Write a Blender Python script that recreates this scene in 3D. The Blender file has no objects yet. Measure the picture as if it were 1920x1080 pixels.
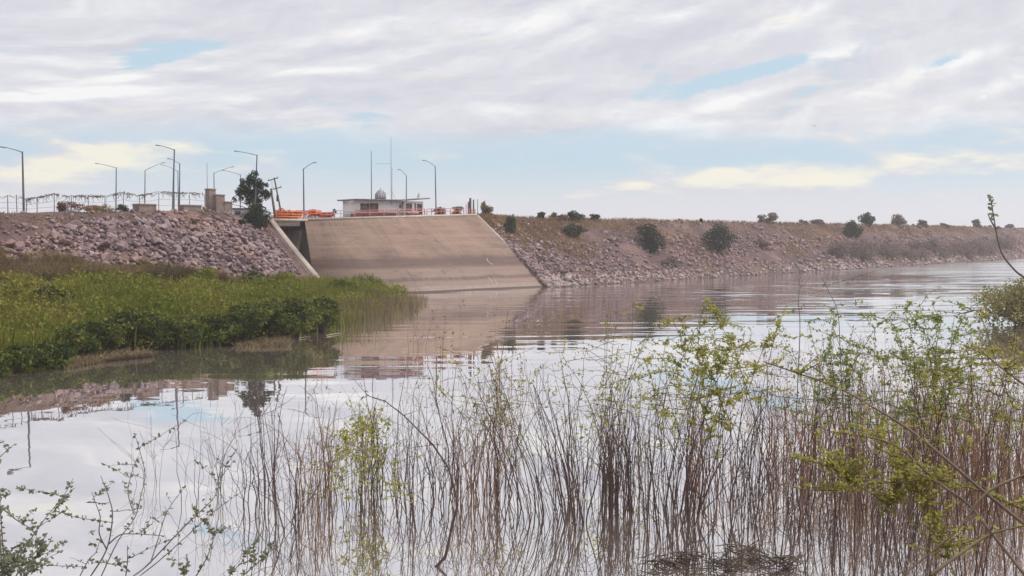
import bpy, bmesh, math, random
import numpy as np
from mathutils import Vector, Matrix

SC = bpy.context.scene
COL = SC.collection
rng = np.random.default_rng(11)
random.seed(5)
R = math.radians

# ------------------------------------------------------------------ camera
F = 2000.0                       # focal length in pixels of a 1920 wide frame
CAM_H = 10.0
PITCH = math.atan(102 / F)
cam = bpy.data.objects.new('camera', bpy.data.cameras.new('camera'))
COL.objects.link(cam)
cam.location = (0, 0, CAM_H)
cam.rotation_euler = (math.pi / 2 - PITCH, 0, 0)
cam.data.sensor_width = 36
cam.data.lens = F / 1920 * 36
cam.data.clip_start = 0.1
cam.data.clip_end = 9000
SC.camera = cam

# ------------------------------------------------------------------ light and exposure
SUN_EL, SUN_AZ = R(58), R(84)    # azimuth measured from +Y (view direction) towards +X
sun = bpy.data.objects.new('sun', bpy.data.lights.new('sun', 'SUN'))
COL.objects.link(sun)
sun.data.energy = 3.0
sun.data.angle = R(4)
sun.data.color = (1.0, 0.94, 0.86)
sd = Vector((math.sin(SUN_AZ) * math.cos(SUN_EL), math.cos(SUN_AZ) * math.cos(SUN_EL), math.sin(SUN_EL)))
sun.rotation_euler = sd.to_track_quat('Z', 'Y').to_euler()
SC.view_settings.view_transform = 'Standard'
SC.view_settings.look = 'None'
SC.view_settings.gamma = 1
SC.view_settings.use_curve_mapping = False
SC.view_settings.exposure = 0.0
SC.render.engine = 'CYCLES'
SC.cycles.max_bounces = 6
SC.cycles.transparent_max_bounces = 8
SC.cycles.volume_bounces = 1


class NT:
    """small helper to write node trees"""
    def __init__(self, tree):
        self.t = tree
        tree.nodes.clear()

    def n(self, kind, **kw):
        nd = self.t.nodes.new(kind)
        for k, v in kw.items():
            setattr(nd, k, v)
        return nd

    def put(self, sock, v):
        if v is None:
            return
        if isinstance(v, bpy.types.NodeSocket):
            self.t.links.new(v, sock)
        else:
            if isinstance(v, (tuple, list)) and len(v) == 3 and sock.type == 'RGBA':
                v = (*v, 1)
            sock.default_value = v

    def math(self, op, a, b=None, c=None, clamp=False):
        nd = self.n('ShaderNodeMath', operation=op, use_clamp=clamp)
        for i, v in enumerate((a, b, c)):
            if v is not None:
                self.put(nd.inputs[i], v)
        return nd.outputs[0]

    def vmath(self, op, a, b=None, s=None):
        nd = self.n('ShaderNodeVectorMath', operation=op)
        self.put(nd.inputs[0], a)
        if b is not None:
            self.put(nd.inputs[1], b)
        if s is not None:
            self.put(nd.inputs['Scale'], s)
        return nd.outputs['Value'] if op in ('LENGTH', 'DOT_PRODUCT') else nd.outputs[0]

    def sep(self, v):
        nd = self.n('ShaderNodeSeparateXYZ')
        self.put(nd.inputs[0], v)
        return nd.outputs

    def comb(self, x, y, z):
        nd = self.n('ShaderNodeCombineXYZ')
        for i, v in enumerate((x, y, z)):
            self.put(nd.inputs[i], v)
        return nd.outputs[0]

    def noise(self, vec, scale, detail=3, rough=0.5, dist=0.0, out=0):
        nd = self.n('ShaderNodeTexNoise')
        self.put(nd.inputs['Vector'], vec)
        nd.inputs['Scale'].default_value = scale
        nd.inputs['Detail'].default_value = detail
        nd.inputs['Roughness'].default_value = rough
        nd.inputs['Distortion'].default_value = dist
        return nd.outputs[out]

    def ss(self, v, a, b, lo=0.0, hi=1.0):
        nd = self.n('ShaderNodeMapRange', interpolation_type='SMOOTHSTEP')
        self.put(nd.inputs[0], v)
        for i, x in enumerate((a, b, lo, hi)):
            self.put(nd.inputs[i + 1], x)
        return nd.outputs[0]

    def mix(self, f, a, b, blend='MIX'):
        nd = self.n('ShaderNodeMix', data_type='RGBA', blend_type=blend)
        self.put(nd.inputs[0], f)
        self.put(nd.inputs[6], a)
        self.put(nd.inputs[7], b)
        return nd.outputs[2]

    def ramp(self, f, stops):
        nd = self.n('ShaderNodeValToRGB')
        self.put(nd.inputs[0], f)
        e = nd.color_ramp.elements
        while len(e) > 1:
            e.remove(e[-1])
        for i, (p, c) in enumerate(stops):
            x = e[0] if i == 0 else e.new(p)
            x.position = p
            x.color = (*c, 1)
        return nd.outputs[0]


# ------------------------------------------------------------------ sky
world = bpy.data.worlds.new('World')
SC.world = world
world.use_nodes = True
w = NT(world.node_tree)
skyn = w.n('ShaderNodeTexSky', sky_type='NISHITA', sun_disc=False)
skyn.sun_elevation = SUN_EL
skyn.sun_rotation = SUN_AZ
skyn.air_density = 1.0
skyn.dust_density = 1.5
dirv = w.vmath('NORMALIZE', w.n('ShaderNodeTexCoord').outputs['Generated'])
dx, dy, dz = w.sep(dirv)
hl = w.math('SQRT', w.math('ADD', w.math('MULTIPLY', dx, dx), w.math('MULTIPLY', dy, dy)))
hl = w.math('MAXIMUM', hl, 0.05)
ux, uy = w.math('DIVIDE', dx, hl), w.math('DIVIDE', dy, hl)
el = dz                                                     # sine of elevation
# cloud deck: soft banks that climb towards the right
slant = w.ss(el, 0.07, 0.20, 0.02, 0.20)
v1 = w.math('SUBTRACT', el, w.math('MULTIPLY', ux, slant))
wv = w.noise(w.comb(w.math('MULTIPLY', ux, 7), w.math('MULTIPLY', uy, 7), w.math('MULTIPLY', el, 26)), 1.0, 4, 0.55)
wob = w.math('SUBTRACT', wv, 0.5)
v1 = w.math('ADD', v1, w.math('MULTIPLY', wob, 0.05))
def lobes(lst):
    acc = None
    for px, py, hw, hh, tilt, amp in lst:
        a = (px - 960) / F
        cu, cv = a / math.sqrt(1 + a * a), (438 - py) / F / math.sqrt(1 + a * a)
        du = w.math('SUBTRACT', ux, cu)
        dv = w.math('SUBTRACT', w.math('SUBTRACT', el, cv), w.math('MULTIPLY', du, tilt))
        q = w.math('ADD', w.math('POWER', w.math('ABSOLUTE', w.math('DIVIDE', du, hw / F)), 2.0), w.math('POWER', w.math('ABSOLUTE', w.math('DIVIDE', dv, hh / F)), 2.0))
        g = w.math('MULTIPLY', w.math('MULTIPLY', w.math('EXPONENT', w.math('MULTIPLY', q, -1.0)), w.ss(uy, 0.0, 0.3)), amp)
        acc = g if acc is None else w.math('ADD', acc, g)
    return acc
shape = lobes([(280, 125, 120, 22, .30, -.21), (890, 76, 110, 13, .05, -.19), (1345, 158, 150, 18, .22, -.21), (1070, 124, 80, 12, .0, -.16),
               (690, 5, 60, 10, 0, -.12), (1450, 128, 70, 12, .2, -.12), (1360, 32, 120, 14, .05, -.08), (1770, 120, 60, 10, .2, -.08)])
def deck(off, det):
    c = w.comb(w.math('MULTIPLY', ux, 6.5), w.math('MULTIPLY', uy, 6.5), w.math('MULTIPLY', w.math('ADD', v1, off), 25.0))
    return w.noise(c, 1.0, det, 0.585, 0.1)
d0, d1 = deck(0.0, 9), deck(0.012, 9)
cov = w.ss(w.math('ADD', d0, shape), 0.30, 0.40)           # 1 = cloud
white = lobes([(120, 178, 150, 15, .10, 1), (235, 152, 36, 7, .15, .9), (1590, 102, 110, 15, .22, 1), (1690, 158, 85, 20, .30, 1.1), (1450, 52, 120, 16, .28, .8),
               (1820, 112, 55, 12, .25, .9), (1870, 165, 70, 14, .25, .8), (560, 180, 190, 12, .12, .45), (610, 140, 90, 6, .1, .5), (960, 60, 260, 20, .1, .35), (1400, 185, 150, 12, .25, .7), (1250, 240, 300, 8, .02, .25)])
emb = w.math('MULTIPLY', w.math('SUBTRACT', d0, d1), 2.7)
lit = w.math('ADD', w.math('ADD', emb, 0.36), w.math('MULTIPLY', white, w.ss(d0, 0.30, 0.58, 0.25, 0.95)))
deckc = w.ramp(lit, [(0.0, (6.7, 6.8, 7.6)), (0.35, (7.5, 7.6, 8.25)), (0.62, (8.4, 8.45, 8.85)), (1.0, (10.1, 10.1, 10.1))])
skyblue = w.mix(0.8, skyn.outputs[0], (5.9, 7.9, 9.35))
band = w.ss(w.math('ADD', el, w.math('MULTIPLY', wob, 0.05)), 0.074, 0.104)
col = w.mix(w.math('MULTIPLY', cov, band), skyblue, deckc)
hz = w.ss(el, 0.018, 0.072, 0.97, 0.12)
col = w.mix(hz, col, (7.9, 8.05, 8.5))
# low cumulus near the horizon
def low(off):
    c = w.comb(w.math('MULTIPLY', ux, 11), w.math('MULTIPLY', uy, 11), w.math('MULTIPLY', w.math('ADD', el, off), 42.0))
    return w.noise(c, 1.0, 6, 0.55, 0.1)
l0, l1 = low(0.3), low(0.308)
cum = lobes([(110, 322, 150, 38, .22, .75), (215, 287, 100, 22, .12, .75), (1420, 345, 190, 30, .02, .58), (1345, 326, 45, 14, .0, .45), (1210, 352, 50, 13, 0, .55), (1075, 365, 50, 12, 0, .35),
             (1800, 300, 260, 30, .0, .55), (1560, 330, 70, 12, 0, .3), (850, 372, 120, 10, 0, .22), (580, 330, 120, 24, 0, .15)])
lowm = w.ss(w.math('ADD', w.math('MULTIPLY', w.math('SUBTRACT', l0, 0.5), 2.4), cum), 0.05, 0.75)
lowlit = w.ss(w.math('ADD', w.math('MULTIPLY', w.math('SUBTRACT', l0, l1), 3.0), w.math('MULTIPLY', cum, 0.6)), -0.1, 0.75)
lowc = w.mix(lowlit, (7.5, 7.5, 8.1), (10.0, 9.6, 8.1))
col = w.mix(w.math('MULTIPLY', lowm, 0.9), col, lowc)
bg = w.n('ShaderNodeBackground')
w.put(bg.inputs[0], col)
bg.inputs[1].default_value = 0.095
w.t.links.new(bg.outputs[0], w.n('ShaderNodeOutputWorld').inputs[0])

# ------------------------------------------------------------------ pixel -> world helpers
def ray(px, py):
    r, u = px - 960.0, 540.0 - py
    c, s = math.cos(PITCH), math.sin(PITCH)
    return np.array([r, F * c + u * s, -F * s + u * c])

def at_depth(px, py, Y):
    v = ray(px, py)
    return np.array([0, 0, CAM_H]) + v * (Y / v[1])

def on_level(px, py, z=0.0):
    v = ray(px, py)
    return np.array([0, 0, CAM_H]) + v * ((z - CAM_H) / v[2])

SN, CS = math.sin(R(41)), math.cos(R(41))
def dam(s, p, z=0.0):            # s along the dam, p = distance of its line from the camera
    return np.array([SN * s - CS * p, CS * s + SN * p, z])

def at_p(px, py, p):             # where the pixel's ray crosses the upright plane p
    v = ray(px, py)
    return np.array([0, 0, CAM_H]) + v * (p / (-v[0] * CS + v[1] * SN))

def bend(s):                     # the left end of the dam curves towards the viewer
    return 13.0 * (1 - np.clip((np.asarray(s, float) - 58) / 46, 0, 1) ** 1.0) ** 1.3

def s_of(v):
    return v[0] * SN + v[1] * CS

def at_c(px, py, p):             # the same, measured from the curved crest line
    q = p
    for _ in range(12):
        q = p - float(bend(s_of(at_p(px, py, q))))
    return at_p(px, py, q)

# ------------------------------------------------------------------ mesh helpers
class MB:
    """collects polygons; build() links them as one mesh object"""
    def __init__(self):
        self.V, self.Fs, self.n = [], [], 0

    def add(self, V, faces):
        V = np.asarray(V, float)
        self.V.append(V)
        self.Fs.append(np.asarray(faces, np.int64) + self.n)
        self.n += len(V)

    def box(self, c, size, rz=0.0, M=None):
        x, y, z = np.array(size) / 2.0
        v = np.array([[sx * x, sy * y, sz * z] for sz in (-1, 1) for sy in (-1, 1) for sx in (-1, 1)])
        if M is not None:
            v = v @ np.array(M).T
        if rz:
            c_, s_ = math.cos(rz), math.sin(rz)
            v = v @ np.array([[c_, s_, 0], [-s_, c_, 0], [0, 0, 1]])
        self.add(v + np.array(c), [[0, 2, 3, 1], [4, 5, 7, 6], [0, 1, 5, 4], [2, 6, 7, 3], [0, 4, 6, 2], [1, 3, 7, 5]])

    def hexa(self, b, t):        # bottom ring of 4, top ring of 4
        self.add(list(b) + list(t), [[3, 2, 1, 0], [4, 5, 6, 7], [0, 1, 5, 4], [1, 2, 6, 5], [2, 3, 7, 6], [3, 0, 4, 7]])

    def tube(self, pts, radii, sides=5, cap=True):
        pts = np.asarray(pts, float)
        k = len(pts)
        radii = np.broadcast_to(np.asarray(radii, float), (k,))
        t = np.gradient(pts, axis=0)
        t /= np.linalg.norm(t, axis=1)[:, None] + 1e-9
        ref = np.array([0.31, 0.95, 0.05]) if abs(t[:, 2]).mean() > 0.6 else np.array([0.05, 0.1, 1.0])
        a = np.cross(t, ref)
        a /= np.linalg.norm(a, axis=1)[:, None] + 1e-9
        b = np.cross(t, a)
        an = np.arange(sides) * 2 * math.pi / sides
        ring = (np.cos(an)[None, :, None] * a[:, None, :] + np.sin(an)[None, :, None] * b[:, None, :]) * radii[:, None, None]
        V = (pts[:, None, :] + ring).reshape(-1, 3)
        i = np.arange(k - 1)[:, None] * sides
        j = np.arange(sides)[None, :]
        jn = (j + 1) % sides
        q = np.stack([i + j, i + jn, i + sides + jn, i + sides + j], -1).reshape(-1, 4)
        self.add(V, q)
        if cap and sides == 4:
            self.Fs.append(np.array([[0, 1, 2, 3], [3, 2, 1, 0]]) + np.array([[(k - 1) * sides], [0]]) + self.n - len(V))

    def prism(self, poly, z0, z1):
        n = len(poly)
        V = [(x, y, z0) for x, y in poly] + [(x, y, z1) for x, y in poly]
        self.add(V, [[i, (i + 1) % n, n + (i + 1) % n, n + i] for i in range(n)])
        self._ngon([self.n - n + i for i in range(n)])
        self._ngon([self.n - 2 * n + i for i in range(n)][::-1])

    def _ngon(self, idx):
        self.Fs.append(np.array([idx], np.int64))

    def mesh(self, name):
        me = bpy.data.meshes.new(name)
        V = np.concatenate(self.V) if self.V else np.zeros((0, 3))
        me.vertices.add(len(V))
        me.vertices.foreach_set('co', V.astype(np.float32).ravel())
        loops = np.concatenate([f.ravel() for f in self.Fs]).astype(np.int32)
        tot = np.concatenate([np.full(len(f), f.shape[1]) for f in self.Fs]).astype(np.int32)
        me.loops.add(len(loops))
        me.loops.foreach_set('vertex_index', loops)
        me.polygons.add(len(tot))
        me.polygons.foreach_set('loop_start', (np.cumsum(tot) - tot).astype(np.int32))
        me.update(calc_edges=True)
        return me

    def build(self, name, m, parent=None, loc=(0, 0, 0), smooth=False):
        me = self.mesh(name)
        me.materials.append(m)
        if smooth:
            me.polygons.foreach_set('use_smooth', [True] * len(me.polygons))
        return link(name, me, parent, loc)


def link(name, data, parent=None, loc=(0, 0, 0), rz=0.0):
    o = bpy.data.objects.new(name, data)
    COL.objects.link(o)
    o.location = loc
    o.rotation_euler = (0, 0, rz)
    if parent is not None:
        o.parent = parent
    return o

def tag(o, label=None, cat=None, group=None, kind=None):
    for k, v in (('label', label), ('category', cat), ('group', group), ('kind', kind)):
        if v:
            o[k] = v
    return o

def thing(name, label, cat, loc=(0, 0, 0), rz=0.0, group=None):
    return tag(link(name, None, None, tuple(loc), rz), label, cat, group)

def smoothstep(a, b, x):
    t = np.clip((np.asarray(x, float) - a) / (b - a), 0, 1)
    return t * t * (3 - 2 * t)

_g = np.random.default_rng(3).random((64, 64))
def vnoise(x, y):                # cheap tiling value noise for terrain
    x, y = np.asarray(x, float), np.asarray(y, float)
    xi, yi = np.floor(x).astype(int), np.floor(y).astype(int)
    fx, fy = x - xi, y - yi
    fx, fy = fx * fx * (3 - 2 * fx), fy * fy * (3 - 2 * fy)
    g = lambda i, j: _g[i % 64, j % 64]
    return (g(xi, yi) * (1 - fx) + g(xi + 1, yi) * fx) * (1 - fy) + (g(xi, yi + 1) * (1 - fx) + g(xi + 1, yi + 1) * fx) * fy

# ------------------------------------------------------------------ materials
def new_mat(name):
    m = bpy.data.materials.new(name)
    m.use_nodes = True
    return m, NT(m.node_tree)

def finish(m, nt, color, rough=0.9, bump=None, bump_d=0.02, spec=0.25, metal=0.0):
    b = nt.n('ShaderNodeBsdfPrincipled')
    nt.put(b.inputs['Base Color'], color)
    nt.put(b.inputs['Roughness'], rough)
    b.inputs['Specular IOR Level'].default_value = spec
    b.inputs['Metallic'].default_value = metal
    if bump is not None:
        bn = nt.n('ShaderNodeBump')
        bn.inputs['Strength'].default_value = 1.0
        bn.inputs['Distance'].default_value = bump_d
        nt.put(bn.inputs['Height'], bump)
        nt.t.links.new(bn.outputs[0], b.inputs['Normal'])
    nt.t.links.new(b.outputs[0], nt.n('ShaderNodeOutputMaterial').inputs[0])
    return m

def solid(name, c1, c2=None, scale=1.0, rough=0.8, island=0.0, obj=0.0, bump_d=0.0, spec=0.25, metal=0.0, detail=4):
    """two-tone noise colour with optional per-island and per-object variation"""
    m, nt = new_mat(name)
    pos = nt.n('ShaderNodeNewGeometry')
    f = nt.ss(nt.noise(pos.outputs['Position'], scale, detail, 0.6), 0.3, 0.7)
    if island:
        f = nt.math('ADD', nt.math('MULTIPLY', f, 1 - island), nt.math('MULTIPLY', pos.outputs['Random Per Island'], island))
    if obj:
        f = nt.math('ADD', nt.math('MULTIPLY', f, 1 - obj), nt.math('MULTIPLY', nt.n('ShaderNodeObjectInfo').outputs['Random'], obj))
    c = nt.ramp(f, [(0.0, c1), (1.0, c2 or c1)])
    bmp = nt.noise(pos.outputs['Position'], scale * 6, 4, 0.6) if bump_d else None
    return finish(m, nt, c, rough, bmp, bump_d, spec, metal)

def leafmat(name, stops, scale=0.3, transl=0.35, island=0.6):
    m, nt = new_mat(name)
    g = nt.n('ShaderNodeNewGeometry')
    f = nt.ss(nt.noise(g.outputs['Position'], scale, 3, 0.6), 0.32, 0.68)
    f = nt.math('ADD', nt.math('MULTIPLY', f, 1 - island), nt.math('MULTIPLY', g.outputs['Random Per Island'], island))
    c = nt.ramp(f, stops)
    d = nt.n('ShaderNodeBsdfDiffuse')
    t = nt.n('ShaderNodeBsdfTranslucent')
    nt.put(d.inputs[0], c)
    nt.put(t.inputs[0], c)
    mx = nt.n('ShaderNodeMixShader')
    mx.inputs[0].default_value = transl
    nt.t.links.new(d.outputs[0], mx.inputs[1])
    nt.t.links.new(t.outputs[0], mx.inputs[2])
    nt.t.links.new(mx.outputs[0], nt.n('ShaderNodeOutputMaterial').inputs[0])
    return m

def rockmat(name, obj):
    m, nt = new_mat(name)
    g = nt.n('ShaderNodeNewGeometry')
    pos = g.outputs['Position']
    rnd = nt.n('ShaderNodeObjectInfo').outputs['Random'] if obj else g.outputs['Random Per Island']
    big = nt.noise(pos, 0.09, 3, 0.6)
    fine = nt.noise(pos, 2.5, 4, 0.65)
    f = nt.math('ADD', nt.math('MULTIPLY', rnd, 0.55), nt.math('MULTIPLY', fine, 0.45))
    c = nt.ramp(f, [(0.1, (0.085, 0.058, 0.068)), (0.42, (0.20, 0.142, 0.152)), (0.72, (0.33, 0.243, 0.243)), (1.0, (0.54, 0.43, 0.41))])
    c = nt.mix(nt.ss(big, 0.42, 0.66, 0.0, 0.65), c, (0.33, 0.212, 0.18))
    z = nt.sep(pos)[2]
    zz = nt.math('ADD', z, nt.math('MULTIPLY', nt.math('SUBTRACT', nt.noise(pos, 0.2, 2), 0.5), 2.0))
    c = nt.mix(nt.ss(zz, 2.6, 1.6, 0.0, 0.6), c, (0.44, 0.36, 0.325))          # bleached band near the waterline
    c = nt.mix(nt.ss(z, 0.35, 0.1, 0.0, 0.6), c, (0.10, 0.075, 0.07))          # wet foot
    return finish(m, nt, c, 0.9, fine, 0.03)

M_ROCK, M_ROCKS = rockmat('rock_surface', True), rockmat('rock_fill', False)

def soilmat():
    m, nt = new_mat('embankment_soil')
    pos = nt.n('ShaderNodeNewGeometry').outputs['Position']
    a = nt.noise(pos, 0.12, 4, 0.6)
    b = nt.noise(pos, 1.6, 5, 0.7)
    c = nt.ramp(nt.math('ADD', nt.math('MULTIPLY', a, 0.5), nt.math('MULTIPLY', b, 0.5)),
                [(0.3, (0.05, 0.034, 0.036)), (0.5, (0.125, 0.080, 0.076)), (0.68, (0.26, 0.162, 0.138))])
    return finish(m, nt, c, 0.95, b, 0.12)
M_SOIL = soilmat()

def concretemat():
    m, nt = new_mat('spillway_concrete')
    pos = nt.n('ShaderNodeNewGeometry').outputs['Position']
    x, y, z = nt.sep(pos)
    s = nt.math('ADD', nt.math('MULTIPLY', x, SN), nt.math('MULTIPLY', y, CS))
    big = nt.noise(pos, 0.13, 5, 0.6)
    strk = nt.noise(nt.comb(nt.math('MULTIPLY', s, 1.6), 0.0, nt.math('MULTIPLY', z, 0.12)), 1.0, 4, 0.65)     # run-down streaks
    lift = nt.noise(nt.comb(nt.math('MULTIPLY', s, 0.07), 3.0, nt.math('MULTIPLY', z, 1.5)), 1.0, 5, 0.65)      # pour bands
    spk = nt.noise(pos, 3.0, 5, 0.7)
    f = nt.math('ADD', nt.math('MULTIPLY', big, 0.38), nt.math('MULTIPLY', strk, 0.16))
    f = nt.math('ADD', f, nt.math('MULTIPLY', lift, 0.32))
    f = nt.math('ADD', f, nt.math('MULTIPLY', spk, 0.14))
    c = nt.ramp(f, [(0.38, (0.12, 0.082, 0.073)), (0.46, (0.205, 0.141, 0.114)), (0.52, (0.25, 0.173, 0.134)), (0.60, (0.30, 0.212, 0.158))])
    zw = nt.math('ADD', z, nt.math('MULTIPLY', nt.math('SUBTRACT', big, 0.5), 1.1))
    c = nt.mix(nt.ss(zw, 4.1, 3.3, 0.0, 0.6), c, (0.26, 0.195, 0.17))          # silt-washed lower face
    b1 = nt.math('MULTIPLY', nt.ss(zw, 6.2, 5.3), nt.ss(zw, 3.6, 4.4))
    c = nt.mix(nt.math('MULTIPLY', b1, nt.ss(lift, 0.3, 0.6, 0.35, 0.8)), c, (0.10, 0.068, 0.065))
    b2 = nt.math('MULTIPLY', nt.ss(zw, 2.5, 2.15), nt.ss(zw, 1.55, 2.0))
    c = nt.mix(nt.math('MULTIPLY', b2, nt.ss(strk, 0.3, 0.6, 0.3, 0.8)), c, (0.12, 0.082, 0.072))
    c = nt.mix(nt.math('MULTIPLY', nt.ss(zw, 1.0, 0.6), nt.ss(spk, 0.4, 0.6, 0.2, 0.7)), c, (0.36, 0.30, 0.27))
    c = nt.mix(nt.ss(z, 0.34, 0.16, 0.0, 0.85), c, (0.075, 0.05, 0.042))
    run = nt.noise(nt.comb(nt.math('MULTIPLY', s, 2.6), 5.0, nt.math('MULTIPLY', z, 0.05)), 1.0, 3, 0.6)
    c = nt.mix(nt.math('MULTIPLY', nt.ss(run, 0.56, 0.70), nt.ss(z, 12.5, 6.0, 0.3, 0.1)), c, (0.11, 0.078, 0.07))
    st = nt.math('MULTIPLY', nt.ss(nt.noise(nt.comb(nt.math('MULTIPLY', s, 0.16), 9.0, nt.math('MULTIPLY', z, 0.45)), 1.0, 4, 0.6), 0.56, 0.64), nt.ss(strk, 0.35, 0.6))
    c = nt.mix(nt.math('MULTIPLY', st, 0.55), c, (0.115, 0.08, 0.074))
    ln = nt.math('FRACT', nt.math('DIVIDE', nt.math('ADD', z, nt.math('MULTIPLY', big, 0.25)), 1.35))
    c = nt.mix(nt.math('MULTIPLY', nt.ss(nt.math('ABSOLUTE', nt.math('SUBTRACT', ln, 0.5)), 0.05, 0.0), nt.ss(lift, 0.42, 0.6, 0.0, 0.5)), c, (0.10, 0.065, 0.05))
    return finish(m, nt, c, 0.9, nt.math('ADD', spk, lift), 0.04)
M_CONC = concretemat()
M_CAP = solid('pale_concrete', (0.40, 0.33, 0.29), (0.55, 0.47, 0.42), 0.8, 0.9, bump_d=0.01)
M_WING = solid('wing_wall_concrete', (0.32, 0.255, 0.225), (0.46, 0.38, 0.33), 0.5, 0.9, bump_d=0.01)
M_WCAP = solid('wall_cap_concrete', (0.33, 0.265, 0.235), (0.45, 0.37, 0.33), 0.9, 0.9, bump_d=0.01)
M_DARKCONC = solid('dark_concrete', (0.035, 0.035, 0.033), (0.10, 0.09, 0.085), 0.5, 0.95)  # near-black concrete tone for the channel wall, gate panel and face joints
M_GRIT = solid('crest_gravel', (0.27, 0.19, 0.165), (0.40, 0.31, 0.26), 0.6, 0.95, bump_d=0.03)
M_LAMP = solid('lamp_post_steel', (0.085, 0.10, 0.125), (0.13, 0.145, 0.17), 0.5, 0.5, spec=0.4)
M_LAMPHEAD = solid('lamp_head_grey', (0.28, 0.30, 0.32), (0.36, 0.38, 0.40), 2, 0.4)
M_WHITE = solid('white_paint', (0.78, 0.75, 0.76), (0.84, 0.82, 0.83), 0.9, 0.6)
M_RED = solid('orange_red_paint', (0.62, 0.10, 0.03), (0.72, 0.17, 0.05), 1.5, 0.6, spec=0.3)
M_YEL = solid('orange_yellow_paint', (0.72, 0.20, 0.05), (0.78, 0.28, 0.09), 1.5, 0.6)
M_PINK = solid('faded_red_paint', (0.42, 0.15, 0.13), (0.55, 0.25, 0.22), 1.2, 0.7)
M_GREYR = solid('grey_rail_paint', (0.34, 0.32, 0.34), (0.44, 0.41, 0.43), 1.2, 0.6)
M_DARK = solid('dark_metal', (0.05, 0.048, 0.055), (0.09, 0.085, 0.09), 1.0, 0.6)
M_GLASS = solid('window_glass', (0.10, 0.09, 0.10), (0.20, 0.17, 0.18), 1.5, 0.12, spec=0.6)
M_ROOF = solid('roof_slab_grey', (0.16, 0.145, 0.155), (0.24, 0.22, 0.23), 0.8, 0.85)
M_BRICKY = solid('maroon_base_wall', (0.20, 0.075, 0.07), (0.30, 0.13, 0.12), 0.8, 0.85)
M_WOOD = solid('weathered_wood', (0.085, 0.07, 0.065), (0.15, 0.125, 0.115), 3, 0.9)
M_WIRE = solid('rusty_wire', (0.20, 0.20, 0.22), (0.28, 0.27, 0.29), 1, 0.7)
M_BLOCK = solid('weathered_block', (0.21, 0.155, 0.14), (0.33, 0.255, 0.225), 1.1, 0.95, bump_d=0.03)
M_SIGN = solid('gauge_paint', (0.72, 0.70, 0.66), (0.80, 0.78, 0.75), 3, 0.7)
M_BIRD = solid('dark_feathers', (0.10, 0.10, 0.11), (0.16, 0.15, 0.16), 6, 0.8)

G_BANK = leafmat('marsh_green', [(0.0, (0.07, 0.10, 0.015)), (0.35, (0.16, 0.19, 0.026)), (0.7, (0.27, 0.25, 0.05)), (1.0, (0.36, 0.28, 0.10))], 0.13, 0.35)
G_SHRUB = leafmat('shrub_green', [(0.0, (0.022, 0.034, 0.012)), (0.45, (0.065, 0.088, 0.022)), (0.75, (0.15, 0.165, 0.04)), (1.0, (0.26, 0.23, 0.07))], 0.45, 0.25)
G_DARK = leafmat('dark_tree_green', [(0.0, (0.020, 0.028, 0.018)), (0.7, (0.042, 0.055, 0.032)), (1.0, (0.075, 0.085, 0.05))], 0.5, 0.15)
G_OLIVE = leafmat('olive_bush_green', [(0.0, (0.035, 0.045, 0.028)), (0.6, (0.075, 0.09, 0.052)), (1.0, (0.14, 0.14, 0.085))], 0.5, 0.2)
G_GREYB = leafmat('grey_brush', [(0.0, (0.14, 0.105, 0.095)), (0.6, (0.22, 0.17, 0.15)), (1.0, (0.30, 0.24, 0.19))], 0.15, 0.2)
G_DRY = leafmat('dry_grass_straw', [(0.0, (0.20, 0.12, 0.075)), (0.5, (0.32, 0.21, 0.11)), (1.0, (0.46, 0.33, 0.17))], 0.12, 0.3)
G_RUST = leafmat('rusty_dry_brush', [(0.0, (0.13, 0.085, 0.055)), (0.5, (0.24, 0.165, 0.10)), (0.8, (0.27, 0.22, 0.09)), (1.0, (0.38, 0.28, 0.16))], 0.15, 0.25)
G_REED = leafmat('dry_reed_brown', [(0.0, (0.12, 0.085, 0.06)), (0.5, (0.20, 0.15, 0.09)), (1.0, (0.25, 0.22, 0.10))], 0.15, 0.25)
G_FLOWER = leafmat('red_flower_shrub', [(0.0, (0.16, 0.05, 0.04)), (0.4, (0.45, 0.075, 0.035)), (1.0, (0.6, 0.14, 0.06))], 0.6, 0.2)
G_MAROON = leafmat('maroon_shrub', [(0.0, (0.10, 0.055, 0.05)), (0.6, (0.20, 0.10, 0.085)), (1.0, (0.30, 0.18, 0.14))], 0.6, 0.2)
G_YEL = leafmat('yellow_green_leaf', [(0.0, (0.20, 0.21, 0.045)), (0.5, (0.38, 0.38, 0.09)), (1.0, (0.55, 0.48, 0.16))], 0.8, 0.5)
G_NEAR = leafmat('near_leaf', [(0.0, (0.14, 0.16, 0.11)), (0.5, (0.28, 0.30, 0.20)), (1.0, (0.42, 0.43, 0.28))], 2.0, 0.55)
G_BRIGHT = leafmat('bright_leaf', [(0.0, (0.16, 0.21, 0.05)), (0.6, (0.30, 0.36, 0.10)), (1.0, (0.46, 0.46, 0.17))], 1.0, 0.5)
B_STEM = solid('flooded_stem_bark', (0.055, 0.038, 0.038), (0.155, 0.098, 0.085), 0.35, 0.85, island=0.6)
B_RED = solid('reddish_stem_bark', (0.12, 0.062, 0.046), (0.36, 0.215, 0.135), 0.3, 0.85, island=0.7)
B_NEAR = solid('near_twig_bark', (0.11, 0.09, 0.09), (0.20, 0.17, 0.16), 3.0, 0.85, island=0.4)
B_BRAN = solid('brown_branch_bark', (0.11, 0.075, 0.06), (0.20, 0.145, 0.11), 2.0, 0.85)
B_PALE = solid('olive_branch_bark', (0.14, 0.105, 0.065), (0.24, 0.19, 0.12), 1.5, 0.85)

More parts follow.
